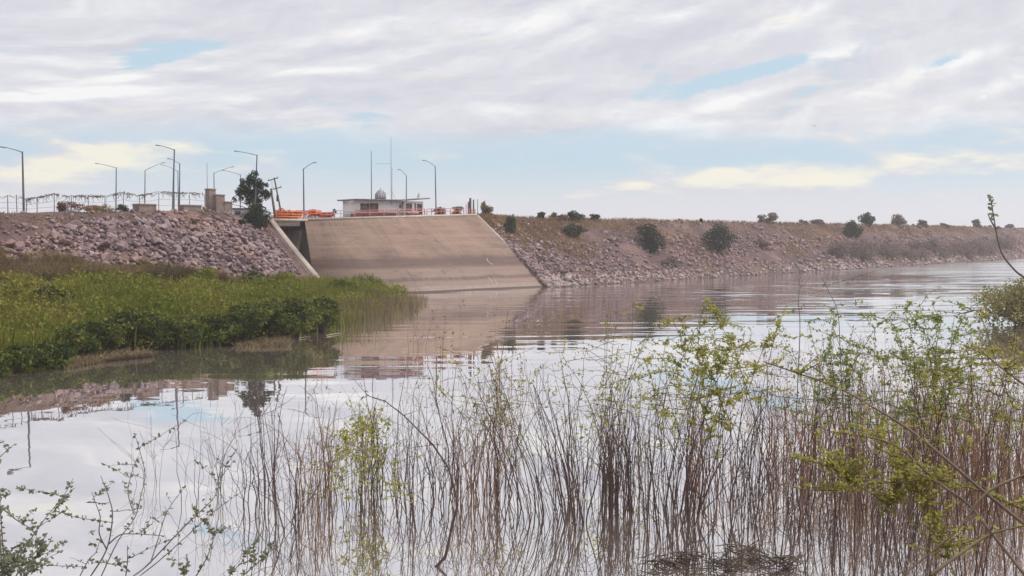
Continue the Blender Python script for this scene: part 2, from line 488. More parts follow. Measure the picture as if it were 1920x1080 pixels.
# ------------------------------------------------------------------ terrain
KNOT_S = [-20, 58, 70, 83, 104, 115, 158, 163, 172, 190, 260, 420, 1300]
KNOT_Z = [12.2, 12.5, 12.9, 13.35, 13.85, 12.5, 13.8, 13.4, 13.05, 13.1, 13.1, 12.75, 12.75]
def crest_z(s):
    return np.interp(s, KNOT_S, KNOT_Z)

def emb_z(s, p):
    s, p = np.asarray(s, float), np.asarray(p, float)
    pb = p + bend(s)
    zc = crest_z(s)
    z = zc * (pb - 125.0) / 22.0
    z = np.minimum(z, zc)
    k = smoothstep(93, 105, s) * (s < 107.3)                  # drops to the wing wall
    z = z * (1 - k) + np.minimum(np.interp(pb, [126.5, 133.4, 139.5, 146.6, 152], [-1.8, 2.15, 6.75, 12.4, 12.8]), zc) * k
    ed = 154.0 + (p - 124.7) / 22.3 * 4.3                     # keeps the rocks just below the spillway edge
    z = z - 1.0 * smoothstep(3.0, 0.3, np.abs(s - ed)) * (s > 140) * smoothstep(150, 146, p)
    bump = (vnoise(s * 0.25, p * 0.25) - 0.5) * 1.0 + (vnoise(s * 0.9 + 9, p * 0.9) - 0.5) * 0.45
    z = z + bump * smoothstep(150, 144, pb) * (1 - k * .8)
    back = np.where(s < 168, smoothstep(300, 340, p), smoothstep(156, 178, p))
    return z * (1 - back) + 1.0 * back

def grid_obj(name, S, P, zf, m, parent=None):
    SS, PP = np.meshgrid(S, P, indexing='ij')
    Z = zf(SS, PP)
    V = np.stack([SN * SS - CS * PP, CS * SS + SN * PP, Z], -1).reshape(-1, 3)
    a, b = len(S), len(P)
    i = (np.arange(a - 1)[:, None] * b + np.arange(b - 1)[None, :]).ravel()
    mb = MB()
    mb.add(V, np.stack([i, i + b, i + b + 1, i + 1], -1))
    return mb.build(name, m, parent, smooth=True)

gm = MB()
gm.add([(-600, -180, -3), (1100, -180, -3), (1100, 1090, -3), (-600, 1090, -3)], [[0, 1, 2, 3]])
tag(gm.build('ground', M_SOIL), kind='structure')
pl = np.concatenate([np.arange(98, 150, 0.75), [152, 155, 160, 170, 200, 260, 300, 320, 342, 400]])
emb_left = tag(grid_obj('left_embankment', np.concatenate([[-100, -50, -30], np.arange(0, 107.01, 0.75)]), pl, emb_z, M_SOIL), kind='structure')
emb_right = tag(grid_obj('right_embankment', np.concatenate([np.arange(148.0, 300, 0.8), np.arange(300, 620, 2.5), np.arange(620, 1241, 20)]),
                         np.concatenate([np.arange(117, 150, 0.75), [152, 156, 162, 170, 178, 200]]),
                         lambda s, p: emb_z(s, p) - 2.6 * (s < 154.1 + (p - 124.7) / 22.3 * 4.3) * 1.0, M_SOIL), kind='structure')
tag(grid_obj('crest_road', np.arange(106.9, 158.8, 1.2), np.array([147.6, 149, 152, 156, 170, 200, 260, 300, 320, 342]),
             lambda s, p: emb_z(s, p) - 0.02 - 6.0 * ((s > 107.3) & (s < 114.6) & (p < 153)), M_GRIT), kind='structure')

# near bank under and behind the camera
xs, ys = np.linspace(-70, 90, 60), np.linspace(-40, 34, 40)
XX, YY = np.meshgrid(xs, ys, indexing='ij')
ZZ = np.clip(8.2 - 0.30 * np.maximum(YY, 0), -2.5, 8.2) + (vnoise(XX * 0.4, YY * 0.4) - 0.5) * 0.5
mb = MB()
ii = (np.arange(59)[:, None] * 40 + np.arange(39)[None, :]).ravel()
mb.add(np.stack([XX, YY, ZZ], -1).reshape(-1, 3), np.stack([ii, ii + 40, ii + 41, ii + 1], -1))
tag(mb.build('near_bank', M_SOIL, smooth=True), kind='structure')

# water
def watermat():
    m, nt = new_mat('lake_water')
    pos = nt.n('ShaderNodeNewGeometry').outputs['Position']
    x, y, z = nt.sep(pos)
    # slopes taken straight from stretched noise: long crests across the view
    yy = nt.math('ADD', y, nt.math('MULTIPLY', x, -0.06))
    c1 = nt.comb(nt.math('MULTIPLY', x, 0.045), nt.math('MULTIPLY', yy, 0.42), 0.0)
    c2 = nt.comb(nt.math('MULTIPLY', x, 0.30), nt.math('MULTIPLY', yy, 1.5), 4.0)
    n1 = nt.math('SUBTRACT', nt.noise(c1, 1.0, 3, 0.55, 0.3), 0.5)
    n2 = nt.math('SUBTRACT', nt.noise(c2, 1.0, 2, 0.5, 0.2), 0.5)
    n3 = nt.math('SUBTRACT', nt.noise(nt.comb(nt.math('MULTIPLY', x, 0.7), nt.math('MULTIPLY', yy, 0.9), 8.0), 1.0, 2), 0.5)
    wind = nt.noise(nt.comb(nt.math('MULTIPLY', x, 0.011), nt.math('MULTIPLY', y, 0.03), 2.0), 1.0, 3, 0.6)
    far = nt.ss(nt.math('ADD', nt.math('MULTIPLY', x, 1.2), y), 130, 300, 1.0, 5.0)
    amp = nt.math('MULTIPLY', nt.math('MULTIPLY', nt.ss(y, 36, 110, 0.007, 0.055), nt.math('MULTIPLY', nt.ss(wind, 0.38, 0.60, 0.5, 1.6), nt.ss(x, -36, -12, 0.3, 1.0))), far)
    sy = nt.math('ADD', n1, nt.math('MULTIPLY', n2, 0.35))
    nrm = nt.comb(nt.math('MULTIPLY', n3, 0.010), nt.math('MULTIPLY', sy, amp), 1.0)
    nrm = nt.vmath('NORMALIZE', nrm)
    g = nt.n('ShaderNodeBsdfGlossy')
    g.inputs['Color'].default_value = (0.99, 0.985, 0.99, 1)
    nt.put(g.inputs['Roughness'], nt.math('ADD', nt.ss(nt.math('ADD', nt.math('MULTIPLY', x, 1.2), y), 330, 440, 0.0, 0.13), nt.math('MULTIPLY', nt.ss(y, 60, 300, 0.004, 0.05), nt.ss(wind, 0.4, 0.6, 0.7, 1.6))))
    nt.t.links.new(nrm, g.inputs['Normal'])
    d = nt.n('ShaderNodeBsdfDiffuse')
    d.inputs[0].default_value = (0.27, 0.22, 0.185, 1)
    fr = nt.n('ShaderNodeFresnel')
    fr.inputs[0].default_value = 1.9
    mx = nt.n('ShaderNodeMixShader')
    nt.put(mx.inputs[0], nt.math('ADD', nt.math('MULTIPLY', fr.outputs[0], 0.24), 0.755, clamp=True))
    nt.t.links.new(d.outputs[0], mx.inputs[1])
    nt.t.links.new(g.outputs[0], mx.inputs[2])
    nt.t.links.new(mx.outputs[0], nt.n('ShaderNodeOutputMaterial').inputs[0])
    return m
mb = MB()
a, b = dam(-600, 128), dam(1240, 128)
mb.add([(-590, 5, 0), (1050, 5, 0), (b[0], b[1], 0), (a[0], a[1], 0)], [[0, 1, 2, 3]])
tag(mb.build('lake_water', watermat()), kind='structure')

# ------------------------------------------------------------------ left green bank
SHORE = np.array([on_level(x, y)[:2] for x, y in
                  [(-420, 775), (-150, 722), (0, 700), (120, 684), (200, 666), (300, 660), (400, 655), (500, 645), (560, 637),
                   (630, 622), (690, 604), (750, 584), (785, 566)]])
BACK = np.array([on_level(x, y)[:2] for x, y in [(778, 558), (720, 554), (660, 556)]] +
                [dam(108, 126)[:2], dam(60, 132)[:2], dam(-10, 136)[:2]])
POLY = np.concatenate([SHORE, BACK])

def inside(x, y):
    r = np.zeros(np.shape(x), bool)
    n = len(POLY)
    for i in range(n):
        (x1, y1), (x2, y2) = POLY[i], POLY[(i + 1) % n]
        c = ((y1 > y) != (y2 > y)) & (x < (x2 - x1) * (y - y1) / (y2 - y1 + 1e-12) + x1)
        r ^= c
    return r

def dist_to(line, x, y):
    x, y = np.asarray(x, float), np.asarray(y, float)
    d = np.full(x.shape, 1e9)
    for (x1, y1), (x2, y2) in zip(line[:-1], line[1:]):
        ex, ey = x2 - x1, y2 - y1
        t = np.clip(((x - x1) * ex + (y - y1) * ey) / (ex * ex + ey * ey), 0, 1)
        d = np.minimum(d, np.hypot(x - x1 - t * ex, y - y1 - t * ey))
    return d

FRONT = np.concatenate([SHORE, BACK[:3]])
def bank_z(x, y):
    x, y = np.asarray(x, float), np.asarray(y, float)
    t = dist_to(FRONT, x, y) * np.where(inside(x, y), 1, -1)
    z = -0.25 + 0.9 * smoothstep(0.8, 5, t) + 1.3 * smoothstep(4, 18, t) - 0.6 * smoothstep(0, -2, t)
    z += 3.0 * smoothstep(10, 40, t) * smoothstep(-22, -46, x)
    return z + (vnoise(x * 0.5, y * 0.5) - 0.5) * 0.5 * smoothstep(0, 4, t)

xs, ys = np.arange(-120, -4, 1.0), np.arange(58, 185, 1.0)
XX, YY = np.meshgrid(xs, ys, indexing='ij')
keep = (dist_to(FRONT, XX, YY) < 3) | inside(XX, YY)
ZZ = bank_z(XX, YY)
mb = MB()
ii = np.arange(len(xs) * len(ys)).reshape(len(xs), len(ys))
kk = keep[:-1, :-1] & keep[1:, 1:] & keep[1:, :-1] & keep[:-1, 1:]
pp = -CS * XX + SN * YY
kk &= (pp[:-1, :-1] < 132)
q = np.stack([ii[:-1, :-1], ii[1:, :-1], ii[1:, 1:], ii[:-1, 1:]], -1)[kk]
mb.add(np.stack([XX, YY, ZZ], -1).reshape(-1, 3), q)
M_MUD = solid('bank_mud', (0.022, 0.02, 0.015), (0.055, 0.045, 0.03), 0.5, 0.95, bump_d=0.05)
tag(mb.build('grassy_bank', M_MUD, smooth=True), kind='structure')

# ------------------------------------------------------------------ rocks
def rock_variants(k, npts):
    out = []
    for i in range(k):
        r = np.random.default_rng(100 + i)
        v = r.normal(size=(npts, 3))
        v /= np.linalg.norm(v, axis=1)[:, None]
        v *= r.uniform(0.8, 1.15, (npts, 1)) * np.array([1.0, r.uniform(0.65, 0.95), r.uniform(0.5, 0.8)]) * 0.5
        bm = bmesh.new()
        for p in v:
            bm.verts.new(p)
        res = bmesh.ops.convex_hull(bm, input=bm.verts)
        bmesh.ops.delete(bm, geom=[g for g in res['geom_interior'] if isinstance(g, bmesh.types.BMVert)], context='VERTS')
        bm.verts.index_update()
        V = np.array([q.co[:] for q in bm.verts])
        Fq = np.array([[q.index for q in f.verts] for f in bm.faces])
        me = bpy.data.meshes.new('rock')
        bm.to_mesh(me)
        me.materials.append(M_ROCK)
        bm.free()
        out.append((V, Fq, me))
    return out
RV = rock_variants(12, 13)

def rot_matrices(n, tilt, r):
    az = r.uniform(0, 2 * math.pi, n)
    tx, ty = r.normal(0, tilt, n), r.normal(0, tilt, n)
    return [Matrix.Rotation(a, 3, 'Z') @ Matrix.Rotation(b, 3, 'X') @ Matrix.Rotation(c, 3, 'Y') for a, b, c in zip(az, tx, ty)]

def scatter_rocks(parent, S, P, sizes, visible, r, n_ind=300):
    n = len(S)
    Z = emb_z(S, P)
    px = np.stack([SN * S - CS * P, CS * S + SN * P, Z], -1)
    # pixels across in the photograph decide which are parts of their own
    key = np.where(visible(px), sizes / px[:, 1], 0)
    order = np.argsort(-key)
    rm = rot_matrices(n, 0.45, r)
    lean = Matrix.Rotation(math.atan2(SN, -(-CS)) , 3, 'Z')
    stuff = MB()
    for rank, i in enumerate(order):
        V, Fq, me = RV[i % len(RV)]
        loc = px[i] + np.array([0, 0, sizes[i] * r.uniform(0.05, 0.34)])
        if rank < n_ind:
            o = bpy.data.objects.new('rock', me)
            COL.objects.link(o)
            o.matrix_local = Matrix.LocRotScale(Vector(loc), rm[i].to_euler(), Vector((sizes[i],) * 3))
            o.parent = parent
        else:
            stuff.add((V * sizes[i]) @ np.array(rm[i]).T + loc, Fq)
    o = stuff.build('rock_fill', M_ROCKS, parent)
    tag(o, kind='stuff')

r = np.random.default_rng(21)
n = 7600
S, P = r.uniform(30, 105.3, n), r.uniform(126.5, 147.2, n)
sz = np.clip(r.lognormal(-0.33, 0.42, n), 0.35, 2.1)
patch = vnoise(S * 0.16, P * 0.2)
keepm = (r.random(n) < np.where(P > 145.2, 0.5, 1.0)) & (r.random(n) < np.where((S < 72) & (P > 141.0 + (S - 58) * 0.35), 0.2, 1.0)) & (r.random(n) < 0.45 + 1.0 * patch)
S, P, sz = S[keepm], P[keepm], sz[keepm]
sz = np.where(P > 144.3, sz * 0.7, sz)
sz = np.where(S > 103.5, np.minimum(sz, .8), sz)
P = P - bend(S)
scatter_rocks(emb_left, S, P, sz, lambda q: (np.abs(q[:, 0] / q[:, 1]) < 0.49) & (-CS * q[:, 0] + SN * q[:, 1] + bend(SN * q[:, 0] + CS * q[:, 1]) > 129), r)
n = 17000
P = r.uniform(124.2, 147.3, n)
S = 155.2 + (P - 124.7) / 22.3 * 4.3 + 480 * r.random(n) ** 1.9
sz = np.clip(r.lognormal(-0.5, 0.4, n), 0.3, 1.5) * np.where(S > 260, 1.25, 1.0)
patch = vnoise(S * 0.11 + 5, P * 0.22)
keepm = (r.random(n) < 0.3 + 1.1 * patch) & ~((P > 140) & (r.random(n) < 0.75)) & ~((vnoise(S * 0.05 + 11, P * 0.1) > .58) & (r.random(n) < .8)) | (P < 129.5)
S, P, sz = S[keepm], P[keepm], sz[keepm]
P2 = r.uniform(124.0, 144, 420)
S2 = 154.9 + (P2 - 124.7) / 22.3 * 4.3 + 3.2 * r.random(420) ** 1.5
S, P, sz = np.concatenate([S, S2]), np.concatenate([P, P2]), np.concatenate([sz, np.clip(r.lognormal(-0.3, 0.35, 420), 0.4, 1.3)])
scatter_rocks(emb_right, S, P, sz, lambda q: (np.abs(q[:, 0] / q[:, 1]) < 0.49), r)

# ------------------------------------------------------------------ spillway
TOP_A, TOP_B = at_p(571, 412, 147.0), at_p(893, 403, 147.0)
bot = [at_depth(592, 548, 181.0), at_depth(690, 552, 179.2), on_level(792, 549), on_level(900, 543.4), on_level(1030, 537.5)]
bot = np.array(bot)
bl = np.concatenate([[0], np.cumsum(np.linalg.norm(np.diff(bot, axis=0), axis=1))])
NU, NV = 60, 30
uu = np.linspace(0, 1, NU)
B = np.stack([np.interp(uu * bl[-1], bl, bot[:, k]) for k in range(3)], -1)
for _ in range(6):
    B[1:-1] = (B[:-2] + B[1:-1] * 2 + B[2:]) / 4
B[:, 2] = 0
T = TOP_A[None] * (1 - uu[:, None]) + TOP_B[None] * uu[:, None]
B = B + (B - T) * 0.18           # carry the face on below the water
vv = np.linspace(0, 1, NV)
V = T[:, None, :] * (1 - vv[None, :, None]) + B[:, None, :] * vv[None, :, None]
mb = MB()
ii = np.arange(NU * NV).reshape(NU, NV)
mb.add(V.reshape(-1, 3), np.stack([ii[:-1, :-1], ii[:-1, 1:], ii[1:, 1:], ii[1:, :-1]], -1).reshape(-1, 4))
spill = thing('spillway', 'broad tan concrete spillway face sloping down into the lake', 'spillway', (0, 0, 0))
mb.build('sloping_face', M_CONC, spill, smooth=True)
# solid left flank of the face (wall of the sluice channel)
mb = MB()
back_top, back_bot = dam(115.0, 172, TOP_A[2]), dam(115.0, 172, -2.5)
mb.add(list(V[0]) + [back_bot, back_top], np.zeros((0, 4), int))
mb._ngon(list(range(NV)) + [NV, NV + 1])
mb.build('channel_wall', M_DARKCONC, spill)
# coping along the top edge
mb = MB()
ax = (TOP_B - TOP_A) / np.linalg.norm(TOP_B - TOP_A)
nrm2 = np.array([CS, -SN, 0])
e0, e1 = TOP_A + ax * 0.05, TOP_B
up = np.array([0, 0, 1.0])
mb.hexa([e0 + nrm2 * 0.22 - up * 0.12, e1 + nrm2 * 0.22 - up * 0.12, e1 - nrm2 * 0.9 - up * 0.12, e0 - nrm2 * 0.9 - up * 0.12],
        [e0 + nrm2 * 0.22 + up * 0.26, e1 + nrm2 * 0.22 + up * 0.26, e1 - nrm2 * 0.9 + up * 0.26, e0 - nrm2 * 0.9 + up * 0.26])
mb.build('coping', M_CAP, spill)
# open joints between the poured bays
for u_ in (0.38, 0.63):
    k_ = int(u_ * (NU - 1))
    mb = MB()
    mb.tube(V[k_, ::3] + np.array([0, 0, -.012]), [0.026] * len(V[k_, ::3]), 5)
    mb.build('joint', M_DARKCONC, spill)
# right edge kerb running down the slope
mb = MB()
g0, g1 = V[-1, 0] + ax * 0.01, V[-1, -1] + ax * 0.01
sn = np.cross(ax, (g1 - g0) / np.linalg.norm(g1 - g0))
sn = sn * (1 if sn[2] > 0 else -1)
mb.hexa([g0 - sn * 1.2, g0 - sn * 1.2 + ax * 0.5, g1 - sn * 1.2 + ax * 0.5, g1 - sn * 1.2],
        [g0 + sn * 0.06, g0 + sn * 0.06 + ax * 0.5, g1 + sn * 0.06 + ax * 0.5, g1 + sn * 0.06])
mb.build('edge_kerb', M_CAP, spill)
# faded white gauge figures painted on the face
def face_pt(u, v):
    a_ = T[int(u * (NU - 1))]
    b_ = B[int(u * (NU - 1))]
    return a_ * (1 - v) + b_ * v
for gx, gy, strokes in ((915, 489, [[(2, -9), (-2, -5), (-2, 4), (3, 8)]]), (923, 526, [[(-4, -10), (-3, 0), (-6, 6)], [(3, -2), (6, 3), (4, 9)]])):
    fp = None
    best = 1e9
    for a_ in range(NU):
        for b_ in range(NV - 4):
            v_ = V[a_, b_]
            yy_ = v_[1]
            qx = 960 + F * v_[0] / yy_
            qy = 438 - F * (v_[2] - 10) / yy_
            if (qx - gx) ** 2 + (qy - gy) ** 2 < best:
                best, fp, ab = (qx - gx) ** 2 + (qy - gy) ** 2, v_, (a_, b_)
    tu, tv = V[ab[0] + 1, ab[1]] - fp, V[ab[0], ab[1] + 1] - fp
    tu, tv = tu / np.linalg.norm(tu), tv / np.linalg.norm(tv)
    nn = np.cross(tv, tu)
    nn *= 1 if nn[2] > 0 else -1
    mb = MB()
    for st in strokes:
        pts = [fp + tu * (x_ * 0.1) + tv * (y_ * 0.11) + nn * 0.02 for x_, y_ in st]
        mb.tube(pts, [0.04] * len(pts), 4)
    mb.build('gauge_mark', M_SIGN, spill)

# wing wall left of the sluice opening
wing = thing('wing_wall', 'sloping pale concrete wing wall between the rocks and the sluice opening', 'wall')
mb = MB()
prof = [(152.0, 12.9), (146.6, 12.7), (139.5, 7.1), (133.4, 2.55), (126.5, -1.5)]
for (p0, z0), (p1, z1) in zip(prof[:-1], prof[1:]):
    mb.hexa([dam(106.7, p0, -3), dam(106.7, p1, -3), dam(107.6, p1, -3), dam(107.6, p0, -3)],
            [dam(106.7, p0, z0), dam(106.7, p1, z1), dam(107.6, p1, z1), dam(107.6, p0, z0)])
mb.build('wall_body', M_WING, wing)
mb = MB()
for (p0, z0), (p1, z1) in zip(prof[:-1], prof[1:]):
    mb.hexa([dam(106.6, p0, z0 + .003), dam(106.6, p1, z1 + .003), dam(107.66, p1, z1 + .003), dam(107.66, p0, z0 + .003)],
            [dam(106.6, p0, z0 + .22), dam(106.6, p1, z1 + .22), dam(107.66, p1, z1 + .22), dam(107.66, p0, z0 + .22)])
mb.build('wall_cap', M_WCAP, wing)

# sluice bridge
br = thing('sluice_bridge', 'white-edged bridge slab over the dark sluice opening beside the wing wall', 'bridge')
mb = MB()
mb.hexa([dam(107.72, 146.2, 12.12), dam(114.95, 146.2, 12.12), dam(114.95, 153.5, 12.12), dam(107.72, 153.5, 12.12)],
        [dam(107.72, 146.2, 12.5), dam(114.95, 146.2, 12.5), dam(114.95, 153.5, 12.5), dam(107.72, 153.5, 12.5)])
mb.build('deck_slab', M_CAP, br)
mb = MB()
mb.hexa([dam(108.9, 147.2, 11.25), dam(114.1, 147.2, 11.25), dam(114.1, 147.7, 11.25), dam(108.9, 147.7, 11.25)],
        [dam(108.9, 147.2, 12.118), dam(114.1, 147.2, 12.118), dam(114.1, 147.7, 12.118), dam(108.9, 147.7, 12.118)])
mb.build('front_beam', M_WING, br)
mb = MB()
mb.hexa([dam(107.75, 147.1, -2), dam(108.88, 147.1, -2), dam(108.88, 153, -2), dam(107.75, 153, -2)],
        [dam(107.75, 147.1, 12.1), dam(108.88, 147.1, 12.1), dam(108.88, 153, 12.1), dam(107.75, 153, 12.1)])
mb.build('abutment', M_WING, br)
mb = MB()
mb.hexa([dam(108.9, 152, -2), dam(114.9, 152, -2), dam(114.9, 153, -2), dam(108.9, 153, -2)],
        [dam(108.9, 152, 12.1), dam(114.9, 152, 12.1), dam(114.9, 153, 12.1), dam(108.9, 153, 12.1)])
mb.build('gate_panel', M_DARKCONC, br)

# ------------------------------------------------------------------ railings on the crest
def rail_thing(name, label, cat, p0, p1, n, h, mrail, mpost, group=None, levels=(1.0, 0.55), pr=0.07, rr=0.055):
    t = thing(name, label, cat, p0, 0, group)
    p0, p1 = np.array(p0), np.array(p1)
    L = p1 - p0
    for l in levels:
        mb = MB()
        mb.tube([up * h * l, L + up * h * l], [rr, rr], 4)
        mb.build('rail', mrail, t)
    for k in range(n):
        mb = MB()
        q_ = L * (k / (n - 1))
        mb.tube([q_ - up * 0.05, q_ + up * (h + 0.04)], [pr, pr], 4)
        mb.build('post', mpost, t)
    return t

def on_top(px):                  # point on the coping line above a photo column
    v = ray(px, 408)
    f = lambda a_: np.cross(np.append(v[:2], 0), np.append((TOP_A + (TOP_B - TOP_A) * a_)[:2], 0))[2]
    f0, f1 = f(0), f(1)
    a_ = f0 / (f0 - f1)
    return TOP_A + (TOP_B - TOP_A) * a_ + up * 0.25 - nrm2 * 0.35

DK = lambda px: at_p(px, 410, 146.8) * np.array([1, 1, 0]) + up * 12.5
rail_thing('railing', 'bright orange railing on the bridge slab above the sluice opening', 'railing', DK(518), DK(569), 6, 1.25, M_YEL, M_RED, levels=(1.0, 0.62, 0.3), rr=0.08)
rail_thing('railing', 'orange-red railing on the wall top just right of the sluice bridge', 'railing', on_top(575), on_top(604), 4, 1.25, M_RED, M_RED, levels=(1.0, 0.62), rr=0.09)
rail_thing('railing', 'low faded railing between the orange railing and the grey railing', 'railing', on_top(606), on_top(624), 3, 0.9, M_PINK, M_PINK, rr=0.08)
rail_thing('railing', 'thin grey pipe railing left of the white house', 'railing', on_top(629), on_top(666), 4, 1.2, M_GREYR, M_GREYR)
rail_thing('railing', 'faded red railing with stout posts in front of the white house', 'railing', on_top(668), on_top(799), 6, 1.15, M_PINK, M_PINK, levels=(1.0, 0.6), pr=0.12, rr=0.08)
rail_thing('railing', 'faded red railing right of the white house below the last lamp post', 'railing', on_top(803), on_top(872), 9, 1.15, M_PINK, M_PINK, levels=(1.0, 0.55), pr=0.08, rr=0.06)

# flower beds behind the railings
def leaf_cloud(mb, n, blobs, size, r, upward=0.35, shell=0.55):
    blobs = np.asarray(blobs, float)
    wt = blobs[:, 3] * blobs[:, 4] * blobs[:, 5]
    k = r.choice(len(blobs), n, p=wt / wt.sum())
    d = r.normal(size=(n, 3))
    d /= np.linalg.norm(d, axis=1)[:, None]
    rad = np.where(r.random(n) < shell, r.uniform(0.75, 1.08, n), r.random(n) ** 0.5 * 0.9)
    c = blobs[k, :3] + d * rad[:, None] * blobs[k, 3:6]
    nr = r.normal(size=(n, 3)) * 0.8 + d * 0.6
    nr[:, 2] += upward
    nr /= np.linalg.norm(nr, axis=1)[:, None]
    a = np.cross(nr, r.normal(size=(n, 3)))
    a /= np.linalg.norm(a, axis=1)[:, None] + 1e-9
    b = np.cross(nr, a)
    s = size * r.uniform(0.6, 1.35, n)[:, None]
    V = np.stack([c - a * s, c - b * s * 0.45, c + a * s, c + b * s * 0.45], 1).reshape(-1, 3)
    mb.add(V, np.arange(4 * n).reshape(n, 4))

def blades(mb, base, h, wid, r, lean=0.35, two=True):
    n = len(base)
    az = r.uniform(0, 2 * math.pi, n)
    side = np.stack([np.cos(az), np.sin(az), np.zeros(n)], -1) * (wid * r.uniform(0.6, 1.3, n))[:, None]
    ln = np.stack([r.normal(0, lean, n), r.normal(0, lean, n), np.ones(n)], -1)
    h = np.asarray(h)[:, None] if np.ndim(h) else np.full((n, 1), h)
    mid = base + ln * h * np.array([0.35, 0.35, 0.6])
    tip = base + ln * h
    V = np.stack([base - side, base + side, mid + side * 0.8, mid - side * 0.8, tip], 1).reshape(-1, 3)
    i = np.arange(n)[:, None] * 5
    mb.add(V, i + np.array([[0, 1, 2, 3]]))
    mb.Fs.append(i + np.array([[3, 2, 4]]) + mb.n - len(V))

def bush(name, label, cat, loc, w_, h_, m, n, leaf, r, group=None, lumps=6, stemm=None, base_gap=0.0, depth=None):
    t = thing(name, label, cat, loc, 0, group)
    dw = depth or w_
    bl_ = []
    for _ in range(int(lumps * 1.8)):
        a_ = r.uniform(0, 2 * math.pi)
        q_ = r.uniform(0.05, 0.75)
        zc_ = r.uniform(0.12, 0.80) * (1 - 0.35 * q_)
        k_ = r.uniform(0.13, 0.26)
        bl_.append((math.cos(a_) * q_ * w_ / 2, math.sin(a_) * q_ * dw / 2, h_ * (base_gap + (1 - base_gap) * zc_),
                    w_ * k_, dw * k_, h_ * (1 - base_gap) * r.uniform(0.13, 0.26)))
    mb = MB()
    leaf_cloud(mb, n, bl_, leaf, r)
    mb.build('foliage', m, t)
    mb = MB()
    for b_ in bl_:
        e = np.array(b_[:3])
        mid = e * np.array([0.4, 0.4, 0.5]) + r.normal(0, 0.05, 3)
        mb.tube([np.array([r.normal(0, .06), r.normal(0, .06), -0.3]), mid, e + np.array([0, 0, b_[5] * 0.5])], [0.010 * h_ + .012, 0.007 * h_ + .008, 0.006], 4)
    mb.build('stems', stemm or B_STEM, t)
    return t

r = np.random.default_rng(33)
def at_crest(px, p=149.0, dz=0.0):
    q_ = at_c(px, 405, p)
    q_[2] = float(emb_z(s_of(q_), -CS * q_[0] + SN * q_[1])) + dz
    return q_
for px, w_, h_, lab in ((528, 4.2, 2.0, 'red flowering shrub behind the left end of the orange bridge railing'),
                        (541, 4.4, 1.7, 'low red shrub in the middle behind the orange bridge railing'),
                        (609, 3.4, 1.4, 'low red shrub at the right end of the orange-red railing'),
                        (556, 4.4, 1.9, 'red flowering shrub at the lamp post behind the orange bridge railing'),
                        (590, 4.6, 2.1, 'tall red-brown shrub behind the orange-red railing right of the bridge')):
    bush('flowering_shrub', lab, 'shrub', at_crest(px, 151.0 if px > 560 else 154), w_, h_, G_FLOWER, 1500, 0.13, r, 'red shrubs behind the orange railings')
bush('small_shrub', 'small dark round-topped shrub at the left end of the grey pipe railing', 'shrub', at_crest(627, 148.5), 1.1, 2.0, G_DARK, 300, 0.12, r, base_gap=0.45)
for px, w_, h_, lab in ((827, 3.4, 2.1, 'maroon shrub right of the last lamp post behind the railing'), (857, 3.6, 2.0, 'maroon shrub left of the dark gate posts behind the railing')):
    bush('maroon_shrub', lab, 'shrub', at_crest(px, 150), w_, h_, G_MAROON, 1100, 0.14, r, 'maroon shrubs right of the white house')

# ------------------------------------------------------------------ lamp posts
def lamp(px, top, Y, arm, label, base_h=None, tilt=0.0, double=False):
    t_ = at_depth(px, top, Y)
    s_, p_ = s_of(t_), -CS * t_[0] + SN * t_[1]
    zb = float(emb_z(s_, p_)) if base_h is None else base_h
    h = t_[2] - zb
    t = thing('street_lamp', label, 'street lamp', (t_[0] + tilt, t_[1], zb), 0, 'tall street lamps along the dam crest')
    mb = MB()
    mb.tube([(0, 0, -0.3), (-tilt * .5, 0, h * 0.5), (-tilt, 0, h)], [0.15, 0.125, 0.09], 8)
    mb.build('pole', M_LAMP, t)
    e = at_depth(arm[0], arm[1], Y) - t_
    a0 = np.array([-tilt, 0, h - 0.12])
    mb = MB()
    pts = [a0 + np.array([e[0] * f_, 0.25 * f_, (e[2] + .12) * (f_ ** 0.85)]) for f_ in (0, .25, .5, .75, .93)]
    mb.tube(pts, [0.06, 0.055, 0.05, 0.045, 0.04], 6)
    mb.build('arm', M_LAMP, t)
    sg = 1 if e[0] > 0 else -1
    hd = pts[-1] + np.array([sg * 0.28, 0, 0.0])
    mb = MB()
    Mx = Matrix.Rotation(-sg * 0.12, 3, 'Y')
    mb.box(hd, (0.75, 0.3, 0.16), M=Mx)
    mb.build('lamp_head', M_LAMPHEAD, t)
    mb = MB()
    mb.box((0, 0, 0.05), (0.5, 0.5, 0.3))
    mb.build('base_plinth', M_CAP, t)
    return t

YC = lambda px, p: at_c(px, 405, p)[1]
lamp(42, 284, YC(42, 148.5), (5, 275), 'leftmost street lamp with its arm reaching left to the picture edge')
lamp(218, 314, 225, (181, 306), 'street lamp rising behind the dark crest bush with its arm to the left', tilt=-0.3)
lamp(272, 319, 250, (306, 304), 'street lamp above the low flat block with its arm to the right', tilt=-0.3)
lamp(327, 280, YC(327, 149), (297, 272), 'tall street lamp left of the close pair between the two low blocks', tilt=-0.4)
lamp(337, 306, 209, (318, 297), 'shorter street lamp right of the close pair above the second low block', tilt=-0.25)
lamp(333.5, 320, 262, (303, 308), 'far street lamp hidden behind the close pair with only its arm showing left')
lamp(401, 324, 262, (436, 312), 'street lamp rising behind the stepped blocks with its arm to the right')
lamp(451, 327, 262, (419, 319), 'street lamp half hidden behind the dark tree with its arm to the left', tilt=-0.2)
lamp(482, 290, YC(482, 147.6), (443, 283), 'street lamp standing in front of the dark tree crown', tilt=-0.55)
lamp(569, 316, YC(569, 148.5), (588, 304), 'street lamp at the right end of the orange bridge railing')
lamp(762, 329, 243, (750, 317), 'small far street lamp rising behind the right side of the white house roof', tilt=-0.1)
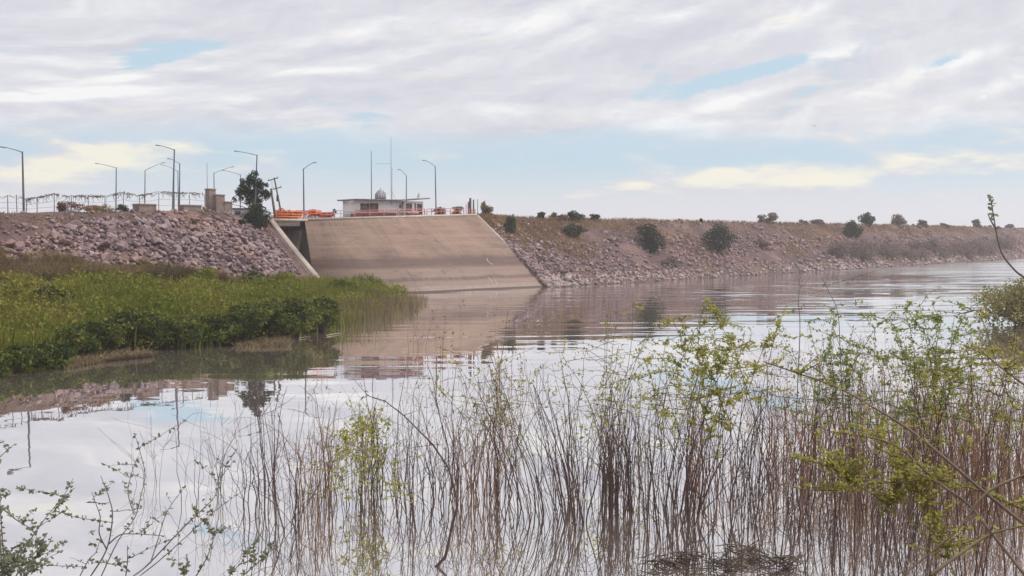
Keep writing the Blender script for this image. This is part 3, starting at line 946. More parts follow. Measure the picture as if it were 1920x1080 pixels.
lamp(816, 311, YC(815, 148.5), (797, 300), 'street lamp right of the white house on the spillway wall', tilt=0.15)

def mast(px, top, Y, label, wide=0.06, z0=None, name='radio_mast'):
    t_ = at_depth(px, top, Y)
    zb = float(emb_z(s_of(t_), -CS * t_[0] + SN * t_[1])) if z0 is None else z0
    t = thing(name, label, 'mast', (t_[0], t_[1], zb))
    h = t_[2] - zb
    mb = MB()
    mb.tube([(0, 0, -.2), (0, 0, h * .5), (0, 0, h)], [wide * 1.2, wide, wide * .6], 6)
    mb.build('pole', M_LAMP, t)
    return t, h
mast(388, 305, 205, 'thin bare mast beside the stepped blocks')
mast(696, 283, 206, 'thin dark mast on the left part of the white house roof', 0.085, z0=15.9)
t, h = mast(733, 258, 207, 'tall pale antenna mast on the white house roof', 0.07, z0=15.9)
t.children[0].data.materials[0] = M_LAMPHEAD
mb = MB()
mb.tube([(0.15, 0, -.2), (0.22, 0, h * 0.55)], [0.04, 0.03], 5)
for k in range(9):
    z_ = 0.5 + k * 0.7
    mb.tube([(0, 0, z_), (0.2, 0, z_ + 0.35)], [0.02, 0.02], 4)
mb.build('lattice', M_LAMPHEAD, t)
mb = MB()
x0 = at_depth(705, 307, 207) - at_depth(733, 307, 207)
zw_ = at_depth(733, 307, 207)[2] - 15.9
mb.tube([(x0[0], 0, zw_), (0, 0, zw_)], [0.03, 0.03], 4)
mb.build('cross_bar', M_LAMPHEAD, t)
mb = MB()
mb.tube([(0, 0, 2.6), (1.1, 0.1, 0)], [0.035, 0.035], 4)
mb.build('stay', M_LAMPHEAD, t)

# leaning utility poles beside the tree
a_, b_ = at_depth(514, 333, 188), at_depth(530, 396, 188)
b_[2] = 12.5
t = thing('utility_pole', 'dark leaning utility pole with two crossarms behind the orange railing', 'utility pole', b_)
mb = MB(); mb.tube([(0, 0, -.3), a_ - b_], [0.17, 0.12], 7); mb.build('pole', M_WOOD, t)
for (l, rr_) in (((502, 339), (522, 333)), ((512, 355), (528, 350.5))):
    p_, q_ = at_depth(*l, 187.7) - b_, at_depth(*rr_, 187.7) - b_
    mb = MB(); mb.tube([p_, q_], [0.09, 0.09], 4); mb.build('crossarm', M_WOOD, t)
    for f_ in (0.1, 0.9):
        c_ = p_ * (1 - f_) + q_ * f_
        mb = MB(); mb.tube([c_, c_ + up * 0.35], [0.06, 0.04], 5); mb.build('insulator', M_LAMPHEAD, t)
a_, b_ = at_depth(508, 354, 182), at_depth(517, 410, 181)
t = thing('utility_pole', 'thick leaning dark pole without arms at the end of the bridge', 'utility pole', b_)
mb = MB(); mb.tube([(0, 0, -.3), a_ - b_], [0.24, 0.17], 7); mb.build('pole', M_WOOD, t)
c_ = at_depth(520.5, 372, 183) - b_
mb = MB(); mb.tube([c_ - up * .5, c_ + up * .5], [0.22, 0.22], 8); mb.build('transformer', M_DARK, t)
a_ = at_depth(509.5, 337, 181.5) - b_
mb = MB(); mb.tube([(-.45, 0, 3.5), a_], [0.05, 0.04], 5); mb.build('conduit', M_LAMPHEAD, t)

# ------------------------------------------------------------------ blocks on the crest
def block(px0, px1, top, p, label, dep=2.0, name='concrete_block'):
    a_, b_ = at_c(px0, 395, p), at_c(px1, 395, p)
    zt = at_c((px0 + px1) / 2, top, p)[2]
    m_ = (a_ + b_) / 2
    zb = float(emb_z(s_of(m_), -CS * m_[0] + SN * m_[1])) - 0.3
    # front faces the lake, turned a little to the viewer
    c_ = (a_ + b_) / 2
    wv = (b_ - a_) * np.array([1, 1, 0])
    L = np.linalg.norm(wv) * 0.86
    ang = math.atan2(wv[1], wv[0]) - 0.35
    t = thing(name, label, 'block', (c_[0], c_[1], zb), ang, 'weathered blocks on the left crest')
    mb = MB()
    bmj = bmesh.new()
    bmesh.ops.create_cube(bmj, size=1)
    for v_ in bmj.verts:
        v_.co = Vector((v_.co.x * L, v_.co.y * dep, (v_.co.z + .5) * (zt - zb)))
    bmesh.ops.bevel(bmj, geom=bmj.edges[:] , offset=0.07, segments=2, affect='EDGES')
    me = bpy.data.meshes.new('block_body')
    bmj.to_mesh(me); bmj.free()
    me.materials.append(M_BLOCK)
    link('block_body', me, t)
    mb = MB()
    mb.box((0, -0.02, zt - zb - 0.10), (L + 0.16, dep + 0.16, 0.16))
    mb.build('top_slab', M_WING, t)
block(256, 286, 382, 149.3, 'low flat block below the right-armed street lamp')
block(341, 371, 384, 149.3, 'low flat block to the right of the close pair of lamps')
block(389, 401, 353.5, 151.0, 'tallest narrow block of the stepped group', 1.5)
block(401.5, 417, 364.5, 150.2, 'middle block of the stepped group', 1.8)
block(417.5, 431.5, 377.5, 149.6, 'lowest right block of the stepped group next to the tree', 1.6)

# kiosk behind the tree
q_ = at_crest(455, 151.5)
t = thing('kiosk', 'small white kiosk half hidden behind the dark tree', 'kiosk', q_, R(20))
mb = MB(); mb.box((0, 0, 0.55), (3.2, 2.0, 1.5)); mb.build('wall', M_WHITE, t)
mb = MB(); mb.box((0, 0, 1.39), (3.6, 2.4, 0.17)); mb.build('roof', M_ROOF, t)
mb = MB(); mb.box((-0.9, -1.02, 0.7), (0.9, 0.06, 0.6)); mb.build('window', M_GLASS, t)
mb = MB(); mb.box((0.6, -1.02, 0.35), (1.3, 0.06, 0.25)); mb.build('stripe', M_PINK, t)

# ------------------------------------------------------------------ vine trellis fence at the left
t = thing('vine_fence', 'tall wire fence with drooping dead vines along the left crest', 'fence', at_crest(0, 150.5))
o0 = np.array(t.location)
posts = [(-40, 365), (-18, 366), (14, 366), (31, 366), (49, 374), (69, 370), (101, 363), (133, 368), (165, 367), (197, 368), (231, 361), (261, 366), (297, 361), (326, 361), (355, 361), (384, 364)]
tops = []
for px, ty in posts:
    a_ = at_c(px, ty, 150.5)
    zb = float(emb_z(s_of(a_), -CS * a_[0] + SN * a_[1]))
    tops.append(a_)
    mb = MB(); mb.tube([np.array([a_[0], a_[1], zb - .2]) - o0, a_ - o0 + np.array([r.normal(0, .05), 0, 0])], [0.06, 0.045], 5); mb.build('post', M_WOOD, t)
for lv in (0.95, 0.62, 0.3):
    mb = MB()
    for p_, q_ in zip(tops[:-1], tops[1:]):
        zb0, zb1 = [float(emb_z(s_of(v_), -CS * v_[0] + SN * v_[1])) for v_ in (p_, q_)]
        a_, b_ = np.array([p_[0], p_[1], zb0 + (p_[2] - zb0) * lv]), np.array([q_[0], q_[1], zb1 + (q_[2] - zb1) * lv])
        mb.tube([a_ - o0, (a_ + b_) / 2 - up * r.uniform(0.0, 0.12) - o0, b_ - o0], [0.02] * 3, 4)
    mb.build('wire', M_WIRE, t)
mb = MB()
for k in range(len(tops) - 1):
    if k < 5 and k != 4:
        nv = 1
    else:
        nv = 5
    for _ in range(nv):
        f0, f1 = sorted(r.uniform(-0.1, 1.1, 2))
        a_, b_ = tops[k] * (1 - f0) + tops[k + 1] * f0, tops[k] * (1 - f1) + tops[k + 1] * f1
        pts = [a_ * (1 - f_) + b_ * f_ + np.array([0, 0, r.normal(0.05, .08) - 0.25 * math.sin(f_ * 3.1) * r.random()]) - o0 for f_ in np.linspace(0, 1, 6)]
        mb.tube(pts, [0.045, 0.05, 0.06, 0.05, 0.04, 0.02], 4)
    for _ in range(2 * nv):
        f0 = r.random()
        a_ = tops[k] * (1 - f0) + tops[k + 1] * f0 - o0
        L = r.uniform(0.3, 1.1)
        sx = r.normal(0, .5)
        mb.tube([a_, a_ + np.array([sx * .4, 0, -L * .5]), a_ + np.array([sx, 0, -L])], [0.04, 0.03, 0.012], 4)
mb.build('dead_vine', M_WOOD, t)

# dry shrubs along the left crest
r = np.random.default_rng(44)
for px, w_, h_, m_, lab in ((112, 2.2, 1.6, G_MAROON, 'dry maroon bush under the dead vines, leftmost on the crest'),
                            (136, 3.6, 1.75, G_MAROON, 'wide dry maroon bush below the vine fence'),
                            (172, 2.8, 1.2, G_DRY, 'straw-yellow dry bush on the crest right of the maroon bushes'),
                            (196, 3.2, 1.2, G_RUST, 'rusty brown bush on the crest left of the dark bush'),
                            (231, 2.0, 1.25, G_OLIVE, 'dark rounded bush on the crest left of the low flat block')):
    bush('crest_bush', lab, 'bush', at_crest(px, 148.6), w_, h_, m_, 700, 0.12, r, 'bushes along the left crest')

# ------------------------------------------------------------------ dark tree
r = np.random.default_rng(5)
q_ = at_crest(476, 148.8)
Yt = q_[1]
tree = thing('evergreen_tree', 'dark leafy tree on the crest beside the sluice opening', 'tree', q_)
sc_ = Yt / F
bl_ = []
for px, py, rx, rz in ((472, 338, 10, 12), (462, 352, 12, 11), (484, 347, 11, 13), (470, 364, 15, 10), (492, 362, 10, 9), (449, 360, 9, 9), (441, 374, 5, 7), (436, 383, 3, 4),
                       (481, 376, 10, 8), (499, 364, 6, 8), (475, 324, 5, 6), (484, 326, 4, 6), (457, 340, 6, 6), (495, 346, 6, 6), (466, 378, 8, 6), (502, 372, 4, 5), (452, 372, 6, 5), (489, 388, 6, 8)):
    c_ = at_depth(px, py, Yt) - q_
    bl_.append((c_[0], r.normal(0, .8), c_[2], rx * sc_, rx * sc_ * 0.9 + .2, rz * sc_))
mb = MB(); leaf_cloud(mb, 5600, bl_, 0.17, r, shell=0.4); mb.build('crown', G_DARK, tree)
mb = MB()
mb.tube([(0.1, 0, -0.6), (0, 0, 1.2), (-.15, 0, 2.6), (0, 0, 4.2), (.05, 0, 6.2)], [0.26, 0.22, 0.18, 0.12, 0.04], 8)
for b_ in bl_:
    e = np.array(b_[:3]); st_ = np.array([0, 0, max(0.9, e[2] * 0.5)])
    mb.tube([st_, (st_ + e) / 2 + r.normal(0, .12, 3), e], [0.09, 0.06, 0.02], 5)
mb.build('trunk', M_WOOD, tree)
bush('dark_shrub', 'dark bushy shrub at the foot of the tree above the wing wall', 'shrub', at_p(479, 420, 146.0) + np.array([0, 0, -.4]), 4.6, 4.6, G_DARK, 4600, 0.17, r, lumps=10)
bush('dark_shrub', 'low dark shrub among the rocks left of the tree foot', 'shrub', at_c(452, 424, 145.5), 2.2, 1.3, G_DARK, 700, 0.16, r)

# ------------------------------------------------------------------ white house
pl_, pr_ = at_depth(669, 404, 203), at_depth(789, 404, 211)
zb = 13.35
ang = math.atan2(pr_[1] - pl_[1], pr_[0] - pl_[0])
L = math.hypot(pr_[0] - pl_[0], pr_[1] - pl_[1])
hs = thing('control_house', 'white flat-roofed control house on top of the spillway', 'house', (pl_[0], pl_[1], zb), ang)
H = 2.95
def hx(px):                      # photo column -> distance along the front
    v = ray(px, 400)
    d_ = np.array([math.cos(ang), math.sin(ang)])
    t_ = (pl_[1] * v[0] - pl_[0] * v[1]) / (d_[0] * v[1] - d_[1] * v[0])
    return t_
mb = MB()
mb.box((L * .5, 3.0, H / 2 - .2), (L, 6.0, H + .4)); mb.build('wall', M_WHITE, hs)
mb = MB()
xr = hx(754)
mb.box(((xr + L) / 2, -0.5, H / 2 + .0), (L - xr, 1.0 - .004, H)); mb.build('front_bay', M_WHITE, hs)
mb = MB()
y0 = -1.6
mb.hexa([(-.9, y0, H + .0), (xr, y0, H + .05), (xr, 6.6, H + .05), (-.9, 6.6, H + .0)], [(-.9, y0, H + .26), (xr, y0, H + .3), (xr, 6.6, H + .3), (-.9, 6.6, H + .26)])
mb.hexa([(xr, y0, H + .052), (L + 1.0, y0 - .3, H + .5), (L + 1.0, 6.6, H + .5), (xr, 6.6, H + .052)], [(xr, y0, H + .3), (L + 1.0, y0 - .3, H + .76), (L + 1.0, 6.6, H + .76), (xr, 6.6, H + .3)])
mb.build('roof', M_ROOF, hs)
mb = MB()
mb.prism([(xr, 0), (L, 0), (L, .3), (xr, .3)], H, H + .1)
def window(px0, px1, z0, z1, y_, nm='window', mull=1):
    a_, b_ = hx(px0), hx(px1)
    f = MB()
    fw = 0.09
    f.box(((a_ + b_) / 2, y_ - .04, z1), (b_ - a_ + fw, .1, fw)); f.box(((a_ + b_) / 2, y_ - .04, z0), (b_ - a_ + fw, .1, fw))
    for k in range(mull + 2):
        x_ = a_ + (b_ - a_) * k / (mull + 1)
        f.box((x_, y_ - .04, (z0 + z1) / 2), (fw, .098, z1 - z0 - fw - .004))
    fr = f.build(nm, M_BRICKY, hs)
    g_ = MB(); g_.box(((a_ + b_) / 2, y_ - .005, (z0 + z1) / 2), (b_ - a_ - .01, .04, z1 - z0 - .01)); g_.build('pane', M_GLASS, fr)
window(676, 691.5, 0.95, 2.35, 0, mull=1)
window(693.5, 708.5, 0.95, 2.45, 0, mull=2)
window(749, 751.5, 1.7, 2.2, 0, mull=0)
window(756.5, 767, 0.35, 2.5, -1.0, 'door', 1)
window(773, 774.5, 0.6, 2.6, -1.0, mull=0)
window(778, 786, 0.5, 2.4, -1.0, mull=1)
mb = MB(); mb.box((hx(725) / 2 + .2, -.35, 0.15), (hx(752), .4, 0.9)); mb.build('base_wall', M_BRICKY, hs)
mb = MB(); mb.box((hx(771), -1.35, 0.15), (2.6, .4, .8)); mb.build('base_wall', M_BRICKY, hs)
# gabled water tank housing on the roof
x0 = hx(718)
tk = thing('roof_bell_gable', 'pale grey pointed gable housing with a small finial on the house roof', 'gable', hs.matrix_basis @ Vector((x0, 1.0, H + .3)), ang)
mb = MB()
gp = [(-.95, 0), (.95, 0), (.95, 1.25), (.55, 1.45), (.25, 1.8), (-.25, 1.8), (-.95, 1.0)]
V_ = [(x_, -.5, z_) for x_, z_ in gp] + [(x_, .5, z_) for x_, z_ in gp]
k = len(gp)
mb.add(V_, [[i, (i + 1) % k, k + (i + 1) % k, k + i] for i in range(k)])
mb._ngon(list(range(k))[::-1]); mb._ngon(list(range(k, 2 * k)))
mb.build('housing', M_LAMPHEAD, tk)
mb = MB(); mb.box((0.3, -.53, .3), (.3, .06, .5)); mb.build('hatch', M_PINK, tk)
for x_ in (-.6, -.1, .4):
    mb = MB(); mb.box((x_, -.52, .72 if x_ > 0 else .62), (.06, .05, .9)); mb.build('rib', M_WHITE, tk)
mb = MB(); mb.tube([(0, 0, 1.78), (0, 0, 2.05), (0, 0, 2.3)], [0.12, 0.05, 0.03], 6); mb.build('finial', M_LAMPHEAD, tk)
sdh = thing('satellite_dish', 'small dark dish on the right end of the house roof', 'dish', hs.matrix_basis @ Vector((hx(784), 0.2, H + .6)), ang)
mb = MB()
rg = [(0.0, 0.0), (.25, .03), (.45, .12), (.55, .2)]
ns = 12
V_ = [(q0 * math.cos(a0), -.1 - q1, .55 + q0 * math.sin(a0)) for q0, q1 in rg for a0 in np.arange(ns) * 2 * math.pi / ns]
mb.add(V_, [[i * ns + j, i * ns + (j + 1) % ns, (i + 1) * ns + (j + 1) % ns, (i + 1) * ns + j] for i in range(len(rg) - 1) for j in range(ns)])
o = mb.build('reflector', M_LAMPHEAD, sdh); o.rotation_euler = (0, 0, 0.9)
mb = MB(); mb.tube([(0, 0, -.1), (0, 0, .55)], [.04, .04], 5); mb.build('stand', M_DARK, sdh)

# parked pale boat-like object and gate posts to the right
q_ = on_top(796) - nrm2 * 3
t = thing('white_trailer', 'low white trailer parked right of the white house', 'trailer', q_, ang)
mb = MB(); mb.hexa([(-1.0, -.5, .35), (1.0, -.5, .35), (1.0, .5, .35), (-1.0, .5, .35)], [(-1.3, -.6, .8), (1.25, -.6, .8), (1.25, .6, .8), (-1.3, .6, .8)]); mb.build('body', M_WHITE, t)
for x_ in (-.5, .5):
    mb = MB(); mb.tube([(x_, -.56, .22), (x_, -.40, .22)], [.25, .25], 10); mb.build('wheel', M_DARK, t)
q_ = on_top(884)
t = thing('gate', 'broken dark gate posts and boards at the right end of the spillway wall', 'gate', q_, R(41) + 0.4)
for px, h_, rr_, m_ in ((873, 1.9, .10, M_CAP), (879, 2.4, .16, M_BRICKY), (884, 3.2, .26, M_WOOD), (893, 2.9, .16, M_WOOD)):
    d_ = (on_top(px) - q_); x_ = np.linalg.norm(d_) * (1 if px > 884 else -1)
    mb = MB(); mb.tube([(x_, 0, -.2), (x_, 0, h_ * .7), (x_ + r.normal(0, .06), 0, h_)], [rr_, rr_, rr_ * .8], 5); mb.build('post', m_, t)
for z_ in (.35, .8):
    mb = MB(); mb.box((.6, -.05, z_), (3.2, .06, .28)); mb.build('board', M_PINK, t)
q_ = on_top(898)
t = thing('thin_post', 'thin grey post at the very end of the spillway wall', 'post', q_)
mb = MB(); mb.tube([(0, 0, -1), (0, 0, 2.9)], [.08, .06], 5); mb.build('post', M_LAMP, t)

# ------------------------------------------------------------------ bushes of the right embankment
r = np.random.default_rng(77)
def slope_at(px, py):            # first hit of the photo ray with the right embankment
    for p_ in np.arange(124, 149, 0.05):
        v_ = at_p(px, py, p_)
        if v_[2] <= float(emb_z(s_of(v_), p_)) or p_ > 148.4:
            return v_
SLOPE = [  # px, foot y, width px, height px, material, label
    (1218, 468, 56, 48, G_DARK, 'dark green bush on the rocky slope, the left one of two alike'),
    (1347, 468, 58, 48, G_DARK, 'dark green bush on the rocky slope, the right one of two alike'),
    (1597, 441, 32, 30, G_OLIVE, 'dark green bush hanging over the far crest edge'),
    (1258, 502, 34, 20, G_GREYB, 'low grey-brown bush near the waterline below the dark bushes'),
    (1072, 440, 44, 22, G_OLIVE, 'grey-green low bush on the slope below the crest clump'),
    (956, 438, 24, 36, G_OLIVE, 'upright grey-green bush in the dry grass near the spillway edge'),
    (1425, 462, 40, 14, G_GREYB, 'grey-brown low bush on the slope right of the dark bushes'),
    (1745, 470, 30, 18, G_GREYB, 'grey-brown bush halfway down the far slope'),
]
for px, fy, wp, hp, m_, lab in SLOPE:
    q_ = slope_at(px, fy)
    k_ = q_[1] / F
    bush('slope_bush', lab, 'bush', q_ - up * .3, wp * k_ * 1.12, hp * k_ * 1.2, m_, 2300, 0.0052 * q_[1] ** .72, r, 'bushes on the right embankment', lumps=10)
CREST = [
    (910, 412, 28, 26, G_RUST, 'brown scrubby bush against the right end of the spillway wall'),
    (1014, 412, 17, 16, G_OLIVE, 'small upright grey bush on the crest left of the wide clump'),
    (1044, 413, 30, 13, G_RUST, 'brown low bush on the crest touching the wide clump'),
    (1073, 415, 40, 20, G_OLIVE, 'wide dark bush clump on the crest'),
    (1114, 412, 24, 12, G_OLIVE, 'flat dark bush on the crest right of the wide clump'),
    (1314, 416, 6, 6, G_DARK, 'tiny dark bush on the crest between the two slope bushes'),
    (1441, 420, 34, 20, G_GREYB, 'grey-brown bush standing alone on the mid crest'),
    (1505, 421, 16, 8, G_GREYB, 'small grey bush on the crest left of the far pair'),
    (1532, 423, 26, 10, G_GREYB, 'low grey-brown bush on the far crest'),
    (1626, 425, 36, 24, G_OLIVE, 'tall dark bush on the far crest right of the hanging bush'),
    (1688, 428, 32, 25, G_GREYB, 'open grey bush with a branching top on the far crest'),
    (1728, 428, 22, 12, G_GREYB, 'rounded grey-brown bush on the far crest'),
    (1770, 429, 16, 6, G_GREYB, 'small grey bush beyond the rounded far bush'),
    (1831, 429, 18, 14, G_GREYB, 'grey-brown bush on the far crest left of the tall sprig'),
    (1892, 430, 14, 7, G_GREYB, 'tiny last bush on the far crest at the right'),
]
for px, fy, wp, hp, m_, lab in CREST:
    q_ = at_crest(px, 147.4, -.25)
    k_ = q_[1] / F
    bush('crest_shrub', lab, 'bush', q_, wp * k_ * 1.15, hp * k_ * 1.2 + .2, m_, 700 if wp < 30 else 1100, 0.0055 * q_[1] ** .72, r, 'bushes along the right crest', lumps=5)

# grey bare brush along the far waterline: reads as one mass
mb = MB()
for _ in range(46):
    px = r.uniform(1565, 1950)
    q_ = slope_at(px, r.uniform(470, 492) - (px - 1565) * 0.03)
    k_ = q_[1] / F
    hb = r.uniform(14, 30) * k_
    leaf_cloud(mb, 420, [(q_[0], q_[1], q_[2] + hb * .45, r.uniform(16, 30) * k_, 2.5, hb * .6)], 0.30, r, shell=0.2)
tag(mb.build('bare_brush', G_GREYB), 'band of bare grey brush along the far waterline', 'brush', kind='stuff')

# dry grass on the slopes
mb = MB()
n = 52000
S, P = 158.9 + 330 * r.random(n) ** 2.5, r.uniform(126.5, 149, n)
den = vnoise(S * 0.13 + 3, P * 0.2) + 0.55 * smoothstep(140, 147, P) + 0.75 * smoothstep(192, 165, S) * smoothstep(131, 138, P) - 0.12
k = r.random(n) < smoothstep(0.40, 0.78, den)
S, P = S[k], P[k]
base = np.stack([SN * S - CS * P, CS * S + SN * P, emb_z(S, P) - .05], -1)
blades(mb, base, r.uniform(0.3, 0.9, len(S)) , 0.06 + 0.00025 * (S - 158), r, 0.4)
tag(mb.build('dry_grass', G_DRY), 'straw-coloured dry grass on the right embankment', 'grass', kind='stuff')
mb = MB()
n = 9000
S, P = r.uniform(30, 106, n), r.uniform(142.5, 148, n)
k = r.random(n) < smoothstep(0.55, 0.85, vnoise(S * .2, P * .4) + .12)
S, P = S[k], P[k] - bend(S[k])
base = np.stack([SN * S - CS * P, CS * S + SN * P, emb_z(S, P) - .05], -1)
blades(mb, base, r.uniform(.15, .4, len(S)), .05, r, .5)
tag(mb.build('crest_grass', G_RUST), 'sparse dry tufts along the left crest edge', 'grass', kind='stuff')

# ------------------------------------------------------------------ vegetation of the green bank
r = np.random.default_rng(90)
def bank_pts(n, tmin, tmax=999):
    out = []
    while sum(map(len, out)) < n:
        x = r.uniform(-100, -6, 60000)
        y = r.uniform(62, 172, 60000)
        k_ = inside(x, y)
        x, y = x[k_], y[k_]
        t_ = dist_to(FRONT, x, y)
        k_ = (t_ > tmin) & (t_ < tmax) & (np.abs(x / y) < .56)
        out.append(np.stack([x[k_], y[k_], t_[k_]], -1))
    return np.concatenate(out)[:n]
TOPL = ([-100, 0, 100, 200, 300, 420, 520, 560, 640, 900], [526, 526, 528, 527, 529, 532, 534, 500, 500, 500])
def below_top(x, y, z):
    return (438 - F * (z - CAM_H) / y + r.normal(0, 7, len(x))) > np.interp(960 + F * x / y, *TOPL) + 12
q_ = bank_pts(76000, 0.8)
x, y = q_[:, 0], q_[:, 1]
p_ = -CS * x + SN * y
z = np.maximum(bank_z(x, y), np.where(p_ > 104, emb_z(s_of((x, y)), p_), -5))
pxs = 960 + F * x / y
tip = smoothstep(640, 760, pxs)
keepm = (r.random(len(x)) > tip * 0.45) & below_top(x, y, z) & ((q_[:, 2] > 4.2) | (pxs > 615))
hh = r.uniform(0.45, 1.6, len(x)) * (0.25 + 1.15 * vnoise(x * .22, y * .22)) * (1 - 0.35 * smoothstep(124, 132, p_ + bend(s_of((x, y))))) * (1 + .35 * smoothstep(520, 600, pxs)) * (1 - .45 * smoothstep(660, 760, pxs))
mb = MB()
blades(mb, np.stack([x, y, z - .1], -1)[keepm], hh[keepm], 0.085, r, 0.28)
n = 30000
q_ = bank_pts(3000, 1.7, 5.0)
x, y = q_[:, 0], q_[:, 1]
k_ = (vnoise(x * .8, y * .8) > .42) & (960 + F * x / y < 640)
blades(mb, np.stack([x, y, bank_z(x, y) - .1], -1)[k_], r.uniform(1.4, 3.2, k_.sum()) * (.55 + .6 * vnoise(x * .4, y * .4)[k_]), 0.06, r, 0.22)
q_ = bank_pts(n, 1.5)
x, y = q_[:, 0], q_[:, 1]
p_ = -CS * x + SN * y
z = np.maximum(bank_z(x, y), np.where(p_ > 104, emb_z(s_of((x, y)), p_), -5))
kk_ = below_top(x, y, z)
x, y, z = x[kk_], y[kk_], z[kk_]
n = len(x)
lump = 0.5 + 1.9 * vnoise(x * .35 + 7, y * .35)
leaf_cloud(mb, 1, [(x[0], y[0], z[0], .1, .1, .1)], .1, r)
c_ = np.stack([x, y, z + r.random(n) ** .6 * lump * 1.1], -1)
nr = r.normal(size=(n, 3)) + np.array([0, 0, .7]); nr /= np.linalg.norm(nr, axis=1)[:, None]
a_ = np.cross(nr, r.normal(size=(n, 3))); a_ /= np.linalg.norm(a_, axis=1)[:, None]
b_ = np.cross(nr, a_)
s_ = r.uniform(.1, .24, n)[:, None]
mb.add(np.stack([c_ - a_ * s_, c_ - b_ * s_ * .5, c_ + a_ * s_, c_ + b_ * s_ * .5], 1).reshape(-1, 3), np.arange(4 * n).reshape(n, 4))
tag(mb.build('marsh_thicket', G_BANK), 'dense green marsh growth covering the low bank', 'marsh plants', kind='stuff')

# dry brush on the lower left slope
mb = MB()
n = 40000
px = -60 + 580 * r.random(n) ** 1.4
top_y = np.interp(px, [-60, 0, 100, 200, 300, 420, 520], [458, 466, 482, 502, 517, 530, 536])
py = top_y + r.random(n) * np.interp(px, [0, 100, 200, 350, 520], [95, 80, 45, 18, 8]) + 8
V_ = np.stack([px - 960, F * math.cos(PITCH) + (540 - py) * math.sin(PITCH), -F * math.sin(PITCH) + (540 - py) * math.cos(PITCH)], -1)
best = np.zeros((n, 3)); done = np.zeros(n, bool)
for pp_ in np.arange(108, 146, .15):
    q_ = np.array([0, 0, CAM_H]) + V_ * (pp_ / (-V_[:, 0] * CS + V_[:, 1] * SN))[:, None]
    hit = (~done) & (q_[:, 2] <= emb_z(s_of(q_.T), np.full(n, pp_)))
    best[hit] = q_[hit]; done |= hit
best = best[done]
k_ = r.random(len(best)) < .35 + .9 * vnoise(best[:, 0] * .2, best[:, 1] * .2)
best = best[k_]
best[:, 2] = np.maximum(best[:, 2], bank_z(best[:, 0], best[:, 1]))
blades(mb, best - np.array([0, 0, .1]), r.uniform(.4, 1.7, len(best)) * (.5 + vnoise(best[:, 0] * .3 + 4, best[:, 1] * .3)), .06, r, .4)
tag(mb.build('dry_brush', G_RUST), 'rusty dry brush between the left rocks and the green bank', 'brush', kind='stuff')

# shrubs along the water's edge
def shore_shrub(px, py, w_, h_, lab, m_=G_SHRUB, n_=5200, name='waterside_shrub', gap=.16, leaf=.17):
    q_ = on_level(px, py)
    q_[1] += w_ * .18
    q_[2] = max(0.0, float(bank_z(q_[0], q_[1]))) - .1
    return bush(name, lab, 'shrub', q_, w_, h_, m_, n_, leaf, r, 'green shrubs crowding the water edge of the bank', lumps=12, base_gap=gap, depth=w_ * .9)
for a_ in ((-30, 706, 4.6, 2.3, 'green shrub at the left picture edge by the water'),
           (28, 698, 4.2, 2.2, 'yellowish green shrub second from the left edge by the water'),
           (85, 690, 4.0, 2.1, 'green shrub by the water left of the brown mat of dead reeds'),
           (128, 672, 4.4, 2.9, 'dark-bellied shrub behind the left end of the dead reed mat'),
           (178, 664, 4.8, 3.1, 'dense green shrub behind the middle of the dead reed mat'),
           (232, 656, 4.8, 3.0, 'dense green shrub behind the right end of the dead reed mat'),
           (286, 656, 4.8, 3.0, 'green shrub overhanging dark shade just right of the dead reed mat'),
           (338, 654, 5.0, 3.3, 'bushy green shrub with a dark underside in the middle of the bank'),
           (392, 650, 5.2, 3.5, 'broad green shrub over deep shade left of the reflected tree'),
           (446, 645, 5.2, 3.9, 'tall dark green shrub above the reflection of the tree'),
           (498, 638, 5.4, 4.2, 'tallest dark green shrub overhanging the water right of centre of the bank'),
           (552, 634, 5.4, 4.1, 'dark-bellied green shrub just left of the brown reeds'),
           (602, 624, 5.0, 3.9, 'green shrub whose right side meets the brown reeds')):
    shore_shrub(*a_)
shore_shrub(470, 575, 5.0, 2.6, 'dark rounded shrub standing in the middle of the green bank', G_OLIVE, 2400)
shore_shrub(120, 545, 6.5, 2.8, 'dull olive shrub high on the left of the bank below the rocks', G_OLIVE, 2600)
mids = [(40, 622, 5, 1.9, 'yellow-green shrub above the left edge shrubs in the middle of the bank'), (95, 625, 5, 1.8, 'low green shrub in the left part of the bank above the dead reed mat'),
        (160, 605, 5.5, 1.9, 'rounded green shrub above the middle of the dead reed mat'), (215, 580, 5, 1.6, 'olive-green shrub high on the bank left of centre'),
        (270, 585, 5.5, 2.3, 'bushy green shrub above the right end of the dead reed mat'), (330, 570, 5, 1.9, 'green shrub in the middle of the bank top'),
        (385, 585, 5.5, 2.5, 'green shrub above the broad shrub left of the reflected tree'), (420, 560, 4.5, 1.8, 'yellow-green shrub below the rocks left of the wing wall'),
        (530, 575, 5.5, 2.6, 'green shrub behind the tallest waterside shrub'), (580, 560, 5, 2.4, 'green shrub just below the foot of the wing wall'),
        (640, 575, 5, 2.6, 'green shrub left of the ragged bank tip'), (690, 572, 4.5, 2.2, 'yellow-green shrub near the ragged bank tip'), (735, 566, 3.6, 1.6, 'last low green shrub at the bank tip')]
for k, (px, py, w_, h_, lab) in enumerate(mids):
    shore_shrub(px, py, w_ * 1.1, h_ * 1.15, lab, (G_BANK, G_SHRUB, G_BANK)[k % 3], 2600, 'bank_shrub', .0, .16)
